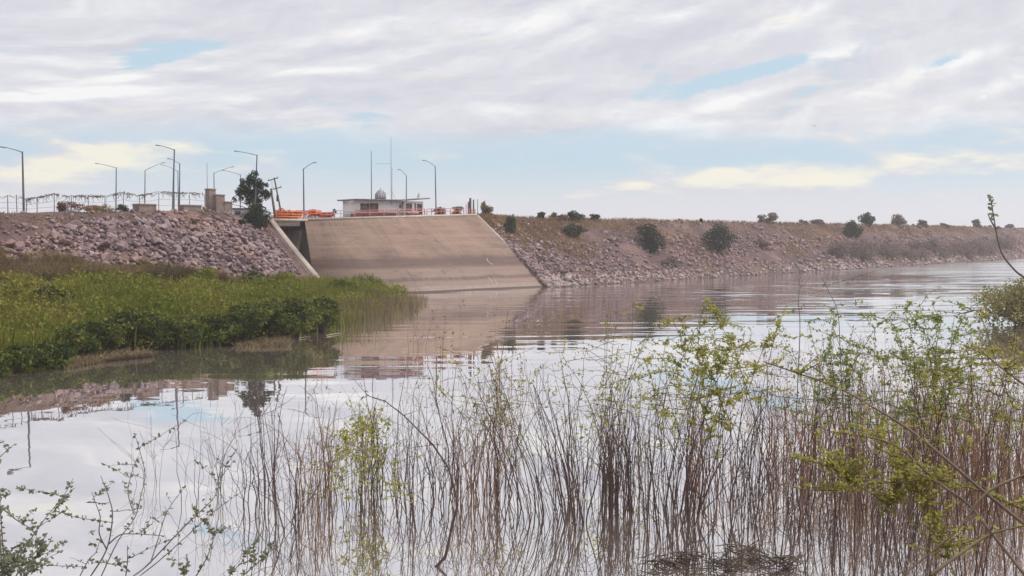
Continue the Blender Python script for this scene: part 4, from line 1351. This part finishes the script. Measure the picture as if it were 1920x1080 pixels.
# dead reeds at the tip and the flat mats
mb = MB()
n = 3600
px = 590 + 215 * r.beta(2.0, 1.8, n)
py = np.interp(px, [590, 620, 700, 760, 805], [630, 620, 606, 592, 576]) - r.random(n) ** .8 * np.interp(px, [590, 620, 700, 800], [40, 42, 48, 22])
g_ = np.array([on_level(a_, b_) for a_, b_ in zip(px, py)])
blades(mb, g_ - np.array([0, 0, .2]), r.uniform(.5, 3.6, n) ** 1.0 * (.45 + .75 * vnoise(g_[:, 0] * .6, g_[:, 1] * .3)) * np.interp(px, [620, 700, 800], [1.0, .95, .5]), .04, r, .24)
tag(mb.build('dry_reeds', G_REED), 'thin brown dry reeds at the tip of the green bank', 'reeds', kind='stuff')
mb = MB()
for (x0, x1, y0, y1, n, h0) in ((120, 285, 658, 694, 1300, .5), (440, 545, 630, 652, 900, .6)):
    px, py = r.uniform(x0, x1, n), r.uniform(y0, y1, n)
    py = np.minimum(py, np.interp(px, [0, 110, 200, 300, 440, 545], [706, 692, 674, 664, 655, 646]) + 4)
    g_ = np.array([on_level(a_, b_) for a_, b_ in zip(px, py)])
    blades(mb, g_, r.uniform(.2, h0, n), .07, r, .9)
tag(mb.build('dead_reed_mat', G_REED), 'flattened mats of dead reeds along the bank waterline', 'reeds', kind='stuff')
# pale sticks lying at the waterline
for (a_, b_, lab) in (((560, 634), (583, 631), 'thin pale stick floating just left of the brown reeds'), ((612, 629), (641, 624), 'thin pale stick floating below the brown reeds'),
                      ((278, 651), (296, 633), 'pale bare stick poking out of the bank at the end of the reed mat')):
    p0, p1 = on_level(*a_, 0.08), on_level(*b_, 0.08)
    if b_[1] < 634 and a_[0] < 300:
        p1 = at_depth(b_[0], b_[1], p0[1])
    t = thing('floating_stick', lab, 'stick', p0)
    mb = MB(); mb.tube([(0, 0, 0), (p1 - p0) * .5 + np.array([0, 0, .04]), p1 - p0], [.035, .03, .015], 5); mb.build('stick', M_WING, t)

# ------------------------------------------------------------------ flooded shrubs standing in the lake
def stem_path(base, h, lean, r, segs=10, wob=.035):
    z = np.linspace(0, 1, segs)
    kz, kx = r.uniform(.2, .7), r.normal(0, .45) * (r.random() < .55)
    ph = r.uniform(0, 6.28, 2)
    fr_ = r.uniform(1.2, 2.6, 2)
    x = lean[0] * z ** 1.4 * h + wob * (np.sin(z * fr_[0] * 6.28 + ph[0]) - math.sin(ph[0])) * (.3 + z) + np.cumsum(r.normal(0, .028, segs)) + np.where(z > kz, (z - kz) * kx, 0)
    y = lean[1] * z ** 1.4 * h + wob * (np.sin(z * fr_[1] * 6.28 + ph[1]) - math.sin(ph[1])) * (.3 + z) + np.cumsum(r.normal(0, .03, segs))
    return base + np.stack([x, y, z * h], -1)

def leaves_on(mb, pts, n, size, r, spread=.1):
    k = r.integers(0, len(pts) - 1, n)
    f_ = r.random(n)[:, None]
    c_ = pts[k] * (1 - f_) + pts[k + 1] * f_ + r.normal(0, spread, (n, 3))
    nr = r.normal(size=(n, 3)) + np.array([0, 0, .5]); nr /= np.linalg.norm(nr, axis=1)[:, None]
    a_ = np.cross(nr, r.normal(size=(n, 3))); a_ /= np.linalg.norm(a_, axis=1)[:, None]
    b_ = np.cross(nr, a_)
    s_ = size * r.uniform(.6, 1.4, n)[:, None]
    mb.add(np.stack([c_ - a_ * s_, c_ - b_ * s_ * .4, c_ + a_ * s_, c_ + b_ * s_ * .4], 1).reshape(-1, 3), np.arange(4 * n).reshape(n, 4))

FL_GROUP = 'bare flooded shrubs standing in the shallow water'
def flooded(px, py, n, spread, h, lab, lean=(0, 0), leafm=None, leafn=0, m_=B_STEM, rad=.022, twigs=3, lean_sd=.13, name='flooded_shrub', leafsize=.09):
    base = on_level(px, py)
    t = thing(name, lab, 'shrub', base, 0, FL_GROUP)
    mb, lb = MB(), MB()
    for i in range(n):
        a_ = r.uniform(0, 6.28); q_ = spread * math.sqrt(r.random())
        b0 = np.array([math.cos(a_) * q_, math.sin(a_) * q_ * 3.0, -.25])
        hh_ = h * r.uniform(.45, 1.08)
        ln = (lean[0] + r.normal(0, lean_sd) + b0[0] / h * .25, lean[1] + r.normal(0, lean_sd))
        pts = stem_path(b0, hh_, ln, r)
        r0 = rad * (r.uniform(.28, .8) if r.random() < .7 else r.uniform(.8, 1.5))
        mb.tube(pts, np.linspace(r0, r0 * .3, len(pts)), 4, cap=False)
        for _ in range(r.integers(0, twigs + 2)):
            k_ = r.integers(2, len(pts) - 1)
            L_ = r.uniform(.3, 1.5)
            d_ = np.array([r.normal(0, .5), r.normal(0, .4), r.uniform(.3, 1.0)])
            tp = pts[k_] + np.linspace(0, 1, 5)[:, None] * d_ * L_ + np.cumsum(r.normal(0, .03, (5, 3)), 0)
            mb.tube(tp, np.linspace(r0 * .45, .005, 5), 3, cap=False)
            if leafn:
                leaves_on(lb, tp, int(leafn), leafsize, r, .07)
            if r.random() < .5:
                t2 = tp[2] + np.linspace(0, 1, 4)[:, None] * np.array([r.normal(0, .5), r.normal(0, .3), r.uniform(.1, .8)]) * r.uniform(.2, .6)
                mb.tube(t2, np.linspace(.008, .004, 4), 3, cap=False)
        if leafn:
            leaves_on(lb, pts[-4:], int(leafn), leafsize, r, .1)
    for _ in range(max(1, n // 7)):          # arched and fallen stems that cross the upright ones
        x0, w0 = r.normal(0, spread), r.uniform(.8, 2.2) * r.choice([-1, 1])
        z0, hh_ = r.uniform(-.1, h * .5), r.uniform(.2, .5) * h
        f_ = np.linspace(0, 1, 9)
        tp = np.stack([x0 + w0 * f_, r.normal(0, spread) + f_ * r.normal(0, .5), z0 + hh_ * np.sin(f_ * r.uniform(1.2, 2.6))], -1) + np.cumsum(r.normal(0, .03, (9, 3)), 0)
        mb.tube(tp, np.linspace(rad * r.uniform(.35, .8), .005, 9), 3, cap=False)
    tag(mb.build('stems', m_, t), kind='stuff')      # hair-thin stems, too fine to pick apart
    if lb.n:
        lb.build('leaves', leafm or G_YEL, t)
    return t

r = np.random.default_rng(2024)
FL = [  # px, waterline y, stems, spread, height, label, options
    (300, 905, 7, .9, 3.2, 'sparse thin flooded shrub standing farthest left in open water', dict(rad=.014, twigs=2)),
    (372, 930, 12, .8, 3.6, 'thin flooded shrub left of the main thicket behind the leafy twig', dict(rad=.016)),
    (432, 935, 10, .7, 3.8, 'slim flooded shrub near the twisted reflection left of the thicket', dict(rad=.018)),
    (505, 940, 24, 1.0, 4.4, 'outermost left flooded shrub of the main thicket', dict()),
    (540, 990, 16, .7, 4.2, 'flooded shrub with a loop of twig left of the dense reddish clump', dict()),
    (598, 945, 46, .75, 4.0, 'dense reddish clump of bare stems left of the green-topped clump', dict(m_=B_RED, lean_sd=.05)),
    (640, 905, 10, .8, 3.6, 'thin flooded shrub between the reddish clump and the green-topped clump', dict(rad=.016)),
    (688, 940, 38, .7, 4.0, 'dense bare clump with olive leaves on its top', dict(leafn=5, lean_sd=.05)),
    (745, 925, 26, 1.0, 4.6, 'flooded shrub just right of the green-topped clump', dict()),
    (795, 960, 22, .9, 4.4, 'flooded shrub under the arching branch', dict()),
    (850, 930, 30, .9, 4.8, 'flooded shrub with tall stems beside the arching branch', dict()),
    (895, 950, 44, .9, 5.0, 'thick dark clump right of the arching branch', dict(m_=B_RED)),
    (945, 920, 22, .9, 5.4, 'open flooded shrub left of the fan of leaning stems', dict(leafn=2)),
    (1020, 970, 28, .9, 5.6, 'fan of stems leaning to the upper left at the middle', dict(lean=(-.30, 0))),
    (1075, 960, 34, .9, 5.2, 'leaning clump right of the fan of stems', dict(lean=(-.14, 0))),
    (1110, 900, 22, .9, 5.2, 'flooded shrub with olive tips above the fan of stems', dict(leafn=3)),
    (1158, 955, 60, .55, 4.6, 'very dense dark upright clump in the middle of the thicket', dict(lean_sd=.04, rad=.026)),
    (1205, 900, 24, .9, 5.0, 'flooded shrub right of the very dense dark clump', dict(leafn=2)),
    (1238, 990, 26, .7, 4.6, 'bent flooded shrub behind the driftwood heap at its left end', dict(lean=(-.08, 0))),
    (1275, 960, 26, .6, 5.6, 'thick-stemmed flooded shrub that arches over to the right', dict(lean=(.16, 0), rad=.03)),
    (1325, 920, 40, .9, 4.6, 'brownish flooded shrub under the yellow-green bush', dict(m_=B_RED)),
    (1375, 975, 26, .9, 4.6, 'flooded shrub rising behind the driftwood heap at its middle', dict()),
    (1425, 930, 28, .9, 4.8, 'flooded shrub behind the driftwood heap at its right end', dict()),
    (1478, 900, 34, .9, 4.4, 'brown flooded shrub left of the yellow-leaved low branch', dict(m_=B_RED)),
    (1510, 985, 26, .9, 4.4, 'flooded shrub below the left end of the yellow-leaved branch', dict()),
    (1548, 880, 38, 1.0, 4.8, 'reddish flooded shrub above the yellow-leaved branch', dict(m_=B_RED)),
    (1590, 950, 36, .9, 4.0, 'dense flooded shrub behind the yellow-leaved branch', dict(m_=B_RED)),
    (1625, 880, 36, 1.0, 4.6, 'reddish flooded shrub under the long diagonal branch, left part', dict(m_=B_RED)),
    (1668, 1000, 30, .9, 4.2, 'flooded shrub below the bright green leaf patch', dict()),
    (1690, 900, 44, 1.0, 4.6, 'reddish flooded shrub under the middle of the long diagonal branch', dict(m_=B_RED)),
    (1738, 945, 40, 1.0, 4.4, 'dense flooded shrub right of the bright green leaf patch', dict(m_=B_RED)),
    (1775, 880, 46, 1.1, 4.8, 'dense reddish flooded shrub under the right part of the long branch', dict(m_=B_RED)),
    (1815, 960, 44, 1.0, 4.8, 'dark dense flooded shrub near the lower right corner', dict(m_=B_RED)),
    (1860, 900, 48, 1.1, 4.8, 'reddish dense flooded shrub at the right edge above the pale branch', dict(m_=B_RED)),
    (1905, 965, 46, 1.0, 5.2, 'darkest flooded shrub cut by the right picture edge', dict(m_=B_RED)),
]
for px, py, n, spd, h, lab, kw in FL:
    flooded(px, py, int(n * (1.0 if px < 1450 else 1.5)), spd, h, lab, **kw)
B_STRAW = solid('straw_stem_bark', (0.17, 0.11, 0.06), (0.36, 0.25, 0.13), 0.4, 0.85, island=0.6)
for px, py, h, lab in ((1455, 850, 5.6, 'straw-coloured dry brush left of the reddish stems at the right'), (1520, 840, 5.4, 'straw-coloured dry brush above the left end of the yellow-leaved branch'),
                       (1585, 835, 5.8, 'straw-coloured dry brush under the start of the long diagonal branch'), (1650, 845, 5.6, 'straw-coloured dry brush in the middle of the right thicket'),
                       (1715, 835, 6.0, 'straw-coloured dry brush below the green leafy shrubs'), (1780, 840, 6.2, 'straw-coloured dry brush left of the right edge thicket'),
                       (1840, 845, 6.4, 'straw-coloured dry brush below the islet bush'), (1900, 840, 6.4, 'straw-coloured dry brush at the right picture edge')):
    flooded(px, py, 26, 1.3, h, lab, m_=B_STRAW, rad=.014, twigs=5, lean_sd=.24, leafn=3, leafm=G_REED, leafsize=.08)
# thin far stems in front of the reed tip
for px, py, n, h, lab in ((790, 660, 7, 5.5, 'thin curved twigs in open water right of the brown reeds'), (850, 690, 9, 5.0, 'faint thin twigs in the spillway reflection'),
                          (915, 720, 10, 4.8, 'thin twigs standing in the tan reflection left of the middle'), (965, 745, 10, 4.6, 'olive-tipped thin twigs at the edge of the sky reflection'),
                          (610, 690, 6, 2.6, 'small leafy sprig standing in the water below the green bank')):
    flooded(px, py, n, 1.6, h, lab, rad=.02, m_=B_RED, leafn=1, lean_sd=.16, leafm=G_REED, leafsize=.13)

# tall leafy shrubs whose tops overlap the far water
def leafy(px, ybase, Y, tops, lab, m_, leafn, leafsize=.06, bark=B_STEM, rad=.018, spread=.13):
    b0 = at_depth(px, ybase, Y)
    b0[2] = max(-.3, 8.2 - .3 * Y - .2)
    t = thing('leafy_shrub', lab, 'shrub', b0, 0, 'leafy shrubs rising from the near shore')
    mb, lb = MB(), MB()
    for (tx, ty) in tops:
        for _ in range(3):
            e = at_depth(tx + r.normal(0, 34), ty + abs(r.normal(0, 30)) - 8, Y + r.normal(0, .8)) - b0
            st_ = np.array([e[0] * .2 + r.normal(0, 1.0), r.normal(0, .8), -.2])
            f_ = np.linspace(0, 1, 12)[:, None]
            e = e - st_
            pts = st_ + np.concatenate([e[0] * f_ ** 1.6, e[1] * f_, e[2] * (1 - (1 - f_) ** 1.2)], 1) + np.cumsum(r.normal(0, .07, (12, 3)), 0) * f_ ** .5
            mb.tube(pts, np.linspace(rad * r.uniform(.5, 1.1), .006, 12), 5, cap=False)
            for _ in range(7):
                k_ = r.integers(7, 12)
                L_ = r.uniform(.4, 1.3)
                d_ = np.array([r.normal(0, .9), r.normal(0, .6), r.uniform(-.35, .55)])
                tp = pts[k_] + np.linspace(0, 1, 6)[:, None] * d_ * L_ + np.cumsum(r.normal(0, .05, (6, 3)), 0)
                mb.tube(tp, np.linspace(.010, .004, 6), 3, cap=False)
                leaves_on(lb, tp, max(3, int(leafn * r.uniform(.1, .75))), leafsize, r, .035)
            leaves_on(lb, pts[-3:], leafn // 2, leafsize, r, .05)
    mb.build('branches', bark, t)
    lb.build('leaves', m_, t)
    return t
leafy(1370, 1000, 30, [(1330, 600), (1365, 585), (1395, 625), (1345, 640), (1420, 610), (1310, 625)], 'yellow-green leafy crown rising above the thicket right of the middle', G_YEL, 62)
leafy(1255, 1000, 33, [(1235, 660), (1260, 672), (1285, 655)], 'small yellow-green leaf tuft left of the yellow-green crown', G_YEL, 34)
leafy(1120, 990, 36, [(1080, 660), (1130, 600), (1180, 610), (1150, 640)], 'thin olive-leaved shrub over the edge of the sky reflection', G_YEL, 14)
leafy(930, 990, 38, [(895, 655), (915, 668), (940, 690)], 'small olive leaf tuft left of the middle', G_YEL, 20)
leafy(1600, 1000, 30, [(1520, 590), (1590, 610), (1640, 585), (1560, 640), (1620, 640)], 'green leafy shrub over the pale water right of the yellow-green crown', G_BRIGHT, 34)
leafy(1740, 1000, 29, [(1690, 590), (1745, 570), (1780, 600), (1720, 630), (1760, 655), (1800, 640)], 'green leafy shrub left of the grassy islet', G_BRIGHT, 40)
leafy(1770, 1000, 28, [(1730, 660), (1775, 672), (1800, 655)], 'golden-leaved tuft below the green leafy shrubs at the right', G_YEL, 36)
leafy(1880, 1000, 27, [(1830, 620), (1870, 650), (1910, 640), (1900, 700)], 'olive leafy shrub below the grassy islet at the right edge', G_YEL, 24)
leafy(680, 1000, 33, [(660, 800), (690, 795), (705, 815)], 'olive leaf tuft crowning the dense bare clump left of the middle', G_YEL, 30)

# the strongly arching dark branch
pix = [(806, 1076), (835, 1045), (844, 1003), (858, 946), (851, 911), (840, 876), (812, 834), (787, 809), (757, 779), (722, 752), (690, 742)]
pts = np.array([at_depth(a_, b_, 31.6 + .04 * i) for i, (a_, b_) in enumerate(pix)])
pts[0, 2] = -.2
t = thing('arching_branch', 'dark branch rising from the water and arching over to the left', 'branch', pts[0])
mb, lb = MB(), MB()
mb.tube(pts - pts[0], np.linspace(.05, .012, len(pts)), 6)
mb.build('main_stem', B_STEM, t)
mb = MB()
for k_ in range(4, 11):
    for _ in range(2):
        tp = pts[k_] - pts[0] + np.linspace(0, 1, 5)[:, None] * np.array([r.normal(-.4, .4), r.normal(0, .3), r.normal(.1, .4)]) * r.uniform(.5, 1.2)
        mb.tube(tp, np.linspace(.012, .005, 5), 3, cap=False)
        leaves_on(lb, tp, 4, .05, r, .04)
tag(mb.build('twigs', B_STEM, t), kind='stuff'); lb.build('leaves', G_NEAR, t)

# driftwood heap
c0 = on_level(1375, 1062)
t = thing('driftwood_heap', 'tangled dark heap of floating twigs at the bottom right of the middle', 'driftwood', c0)
mb = MB()
sub = [(x_ + r.normal(0, .1), r.normal(0, .3), r.uniform(.15, .45)) for x_ in np.concatenate([np.linspace(-1.9, 1.6, 7), [.2, .6]])]
for _ in range(190):
    cx_, cy_, cr_ = sub[r.integers(0, 9)]
    x_ = cx_ + r.normal(0, cr_); y_ = cy_ + r.normal(0, .13)
    L_ = r.uniform(.25, 1.0); az = r.normal(0, .8) + (math.pi if r.random() < .5 else 0)
    d_ = np.array([math.cos(az), math.sin(az) * .5, r.normal(.08, .3)]) * L_
    p0 = np.array([x_, y_, .02 + abs(r.normal(0, .17))])
    mb.tube([p0 - d_ / 2, p0 + r.normal(0, .05, 3), p0 + d_ / 2], [r.uniform(.010, .026), .018, .005], 4, cap=False)
for sx in (-1.9, -1.5, 1.6):
    p0 = np.array([sx, -.2, .05])
    mb.tube([p0, p0 + np.array([-.5, .1, .18]), p0 + np.array([-1.0, .1, .02])], [.03, .025, .01], 5)
tag(mb.build('twigs', solid('wet_driftwood', (0.03, 0.024, 0.022), (0.20, 0.15, 0.115), 2.0, 0.8, island=0.8), t), kind='stuff')

# grassy islet at the right edge
r = np.random.default_rng(314)
c0 = on_level(1925, 612)
isl = bush('islet_bush', 'rounded olive and straw-coloured bush at the right edge over the far water', 'bush', c0 + np.array([1.2, 2, -.3]), 12.5, 6.8, G_YEL, 8500, .20, r, lumps=26, depth=8, base_gap=.0)
isl.children[0].data.materials[0] = leafmat('islet_leaf', [(0.0, (0.13, 0.13, 0.05)), (0.5, (0.27, 0.25, 0.085)), (0.8, (0.36, 0.29, 0.13)), (1, (0.45, 0.37, 0.20))], .35, .3, .5)

# ------------------------------------------------------------------ branches close to the camera
def polyline(pix, Y0, Y1, n=None):
    k = len(pix)
    ctrl = np.array([at_depth(a_, b_, Y0 + (Y1 - Y0) * i / (k - 1)) for i, (a_, b_) in enumerate(pix)])
    # Catmull-Rom through the points
    out = []
    for i in range(k - 1):
        p0, p1, p2, p3 = ctrl[max(i - 1, 0)], ctrl[i], ctrl[i + 1], ctrl[min(i + 2, k - 1)]
        for f_ in np.linspace(0, 1, 5)[:-1]:
            out.append(.5 * (2 * p1 + (p2 - p0) * f_ + (2 * p0 - 5 * p1 + 4 * p2 - p3) * f_ ** 2 + (3 * p1 - p0 - 3 * p2 + p3) * f_ ** 3))
    out.append(ctrl[-1])
    return np.array(out)

def leaflets(lb, pts, r, step, size, tuft=3):
    """small oval leaves in tight tufts along a twig"""
    seg = np.linalg.norm(np.diff(pts, axis=0), axis=1)
    acc = np.concatenate([[0], np.cumsum(seg)])
    for d_ in np.arange(step, acc[-1], step):
        if r.random() < .3:
            continue
        c_ = np.array([np.interp(d_, acc, pts[:, k]) for k in range(3)])
        for _ in range(r.integers(1, tuft + 1)):
            dr = np.array([r.normal(0, .8), r.normal(0, .6), r.normal(.15, .5)])
            dr /= np.linalg.norm(dr)
            L_ = size * r.uniform(.6, 1.4)
            sd_ = np.cross(dr, r.normal(size=3)); sd_ /= np.linalg.norm(sd_)
            w_ = L_ * .28
            lb.add([c_, c_ + dr * L_ * .35 + sd_ * w_, c_ + dr * L_ * .75 + sd_ * w_ * .8, c_ + dr * L_, c_ + dr * L_ * .75 - sd_ * w_ * .8, c_ + dr * L_ * .35 - sd_ * w_],
                   [[0, 1, 2, 3], [0, 3, 4, 5]])

def near_plant(label, root_px, Y, stems, leafy_from, rad, leaf, step, mb_mat, lf_mat, name='foreground_shrub', side_twigs=2, tuft=3):
    zr = lambda y_: 8.2 - .3 * y_
    root = at_depth(*root_px, Y)
    root[2] = zr(Y) - .15
    t = thing(name, label, 'shrub', root)
    lb = MB()
    for i, (pix, y0, y1) in enumerate(stems):
        pts = polyline(pix, y0, y1)
        if pix[0][1] >= 1075 or pix[0][0] > 1910 or pix[0][0] < 10:
            pre = np.array([root * (1 - f_) + pts[0] * f_ for f_ in (0, .33, .66)])
            pts = np.concatenate([pre, pts])
        mb = MB()
        r0 = rad * r.uniform(.8, 1.2)
        mb.tube(pts - root, np.linspace(r0, r0 * .35, len(pts)), 6, cap=False)
        k0 = int(len(pts) * leafy_from)
        leaflets(lb, pts[k0:] - root, r, step, leaf, tuft)
        for _ in range(side_twigs):
            k_ = r.integers(k0, len(pts) - 2)
            d_ = np.array([r.normal(0, .7), r.normal(0, .4), r.uniform(0, .8)])
            L_ = Y * r.uniform(.015, .04)
            tp = pts[k_] - root + np.linspace(0, 1, 6)[:, None] * d_ * L_ + np.cumsum(r.normal(0, L_ * .03, (6, 3)), 0)
            mb.tube(tp, np.linspace(r0 * .4, r0 * .2, 6), 4, cap=False)
            leaflets(lb, tp, r, step * .6, leaf, tuft)
        mb.build('stem', mb_mat, t)
    lb.build('leaves', lf_mat, t)
    return t

r = np.random.default_rng(808)
near_plant('spiny leafed twigs rising from the bottom left corner', (40, 1400), 7.0, [
    ([(20, 1080), (28, 1058), (67, 997), (92, 963), (119, 930), (137, 897)], 6.8, 7.4),
    ([(-6, 945), (20, 966), (40, 981), (63, 993)], 7.2, 7.0),
    ([(-6, 1036), (30, 1046), (64, 1058), (161, 1063)], 6.6, 6.9),
    ([(-6, 862), (12, 846), (26, 834)], 7.4, 7.6),
    ([(-6, 930), (10, 928), (20, 922)], 7.4, 7.6),
    ([(5, 1080), (18, 1050), (40, 1030), (62, 1010)], 6.4, 6.6),
    ([(50, 1080), (60, 1050), (85, 1030), (96, 1010)], 6.7, 6.9),
    ([(30, 1080), (44, 1060), (70, 1045), (80, 1020), (84, 1000)], 6.7, 6.9),
    ([(2, 1085), (8, 1062), (20, 1048), (30, 1040)], 6.4, 6.5), ([(12, 1085), (26, 1066), (48, 1056), (66, 1050)], 6.4, 6.6), ([(40, 1085), (55, 1072), (75, 1068)], 6.4, 6.5)], .15, .0055, .026, .024, B_NEAR, G_NEAR, tuft=5, side_twigs=4)
near_plant('long leafed twigs crossing the pale water at the bottom left', (250, 1420), 7.6, [
    ([(170, 1080), (200, 1030), (211, 969), (205, 935), (197, 913), (189, 892)], 7.4, 7.7),
    ([(250, 1080), (278, 1058), (342, 991), (386, 949), (403, 930), (417, 893), (439, 863)], 7.6, 8.4),
    ([(262, 1080), (300, 1050), (347, 1008), (386, 972), (417, 947), (461, 916)], 7.7, 8.4),
    ([(282, 1056), (294, 1019), (314, 958), (347, 913)], 7.7, 8.0),
    ([(200, 1030), (186, 1000), (188, 970), (180, 945), (172, 922)], 7.5, 7.6),
    ([(190, 1080), (222, 1013), (252, 972), (264, 930), (272, 890), (262, 845), (253, 816)], 7.7, 8.6),
    ([(252, 965), (240, 925), (246, 890), (258, 856)], 8.0, 8.2),
    ([(236, 1080), (239, 1050), (239, 1022)], 7.3, 7.4),
    ([(150, 1080), (166, 1050), (180, 1035), (188, 1010)], 7.3, 7.5),
    ([(204, 1020), (225, 1003), (250, 1001), (285, 1003), (310, 1005)], 7.5, 7.5)], .3, .0055, .027, .045, B_NEAR, G_NEAR, tuft=4, side_twigs=3)
near_plant('upright leafy sprigs at the bottom edge left of the middle', (400, 1420), 7.2, [
    ([(345, 1080), (351, 1060), (349, 1040)], 7, 7.1),
    ([(368, 1080), (388, 1045), (400, 1010), (402, 990)], 7.1, 7.3),
    ([(430, 1080), (445, 1062), (468, 1050)], 7.1, 7.2),
    ([(455, 1080), (500, 1040), (520, 1020)], 7.3, 7.6)], .3, .006, .032, .022, B_NEAR, G_NEAR, tuft=5)
near_plant('long diagonal brown branches sweeping up from the right picture edge', (2120, 1330), 9.0, [
    ([(1925, 986), (1841, 919), (1763, 852), (1701, 803), (1633, 761), (1571, 727), (1493, 699), (1431, 678)], 9.0, 11.5),
    ([(1925, 1082), (1861, 1002), (1815, 945), (1758, 904), (1680, 836), (1600, 815), (1555, 809)], 8.6, 10.5),
    ([(1925, 725), (1867, 681), (1830, 650)], 10, 11)], .55, .0145, .045, .05, B_BRAN, G_YEL, name='diagonal_branch', side_twigs=7, tuft=2)
near_plant('pale bare branches crossing the bottom right corner', (2100, 1400), 8.0, [
    ([(1920, 890), (1856, 920), (1820, 960), (1794, 995), (1737, 1043), (1690, 1082)], 8.2, 8.0),
    ([(1740, 1082), (1794, 1043), (1856, 1002), (1925, 985)], 7.8, 8.2)], .5, .017, .05, .12, B_PALE, G_YEL, name='diagonal_branch', side_twigs=2, tuft=1)
# leafy low branch
pix = [(1760, 900), (1700, 903), (1644, 906), (1581, 914), (1530, 920), (1480, 912)]
near = near_plant('low branch with yellow and bright green leaves across the right thicket', (1960, 1330), 10.5, [
    ([(1925, 960), (1850, 925)] + pix, 10, 11),
    ([(1700, 903), (1690, 870), (1660, 830), (1640, 800)], 10.6, 11),
    ([(1720, 901), (1735, 940), (1730, 985)], 10.5, 10.4),
    ([(1690, 903), (1670, 940), (1650, 970)], 10.5, 10.6),
    ([(1735, 985), (1765, 1010), (1790, 1080)], 10.4, 10.2),
    ([(1600, 912), (1570, 880), (1540, 870)], 10.8, 11)], .12, .012, .040, .036, B_PALE, G_YEL, name='leafy_branch', side_twigs=34, tuft=3)
near_plant('tall bare sprig with drooping green leaves at its tip against the right sky', (2010, 1180), 15.0, [
    ([(1990, 640), (1930, 533), (1904, 508), (1880, 478), (1870, 445), (1863, 405), (1857, 368)], 15, 15.4), ([(1867, 428), (1858, 414), (1853, 402)], 15.2, 15.3)], .68, .018, .075, .05, B_NEAR, G_NEAR, name='tall_sprig', side_twigs=0, tuft=5)
near_plant('thin upright sprigs with few leaves poking over the water right of the middle', (1570, 1330), 12.0, [
    ([(1600, 1080), (1585, 850), (1576, 675), (1571, 587), (1553, 545), (1540, 520)], 12, 12.4),
    ([(1480, 1080), (1492, 800), (1500, 620), (1497, 560), (1505, 525)], 12, 12.6)], .75, .007, .05, .14, B_NEAR, G_NEAR, name='thin_sprig', side_twigs=2, tuft=2)

# ------------------------------------------------------------------ bird
q_ = at_depth(1527, 236, 110)
t = thing('bird', 'small dark bird gliding in the sky above the far crest', 'bird', q_)
mb = MB()
mb.tube([(-.02, -.16, 0), (0, -.05, .01), (0, .08, .01), (0, .2, 0)], [.015, .05, .045, .01], 6)
mb.build('body', M_BIRD, t)
for sx in (-1, 1):
    mb = MB()
    mb.add([(sx * .03, -.05, .02), (sx * .22, -.02, .08), (sx * .42, .06, .05), (sx * .2, .09, .07), (sx * .03, .06, .02)], np.zeros((0, 4), int))
    mb._ngon([0, 1, 2, 3, 4] if sx > 0 else [4, 3, 2, 1, 0])
    mb.build('wing', M_BIRD, t)

# ------------------------------------------------------------------ air
hm, hn = new_mat('thin_haze')
pv = hn.n('ShaderNodeVolumePrincipled')
pv.inputs['Color'].default_value = (0.96, 0.93, 0.97, 1)
pv.inputs['Density'].default_value = 0.00026
pv.inputs['Anisotropy'].default_value = 0.2
hn.t.links.new(pv.outputs[0], hn.n('ShaderNodeOutputMaterial').inputs['Volume'])
mb = MB()
mb.box((250, 450, 16), (1760, 1320, 40))
tag(mb.build('haze', hm), kind='stuff')
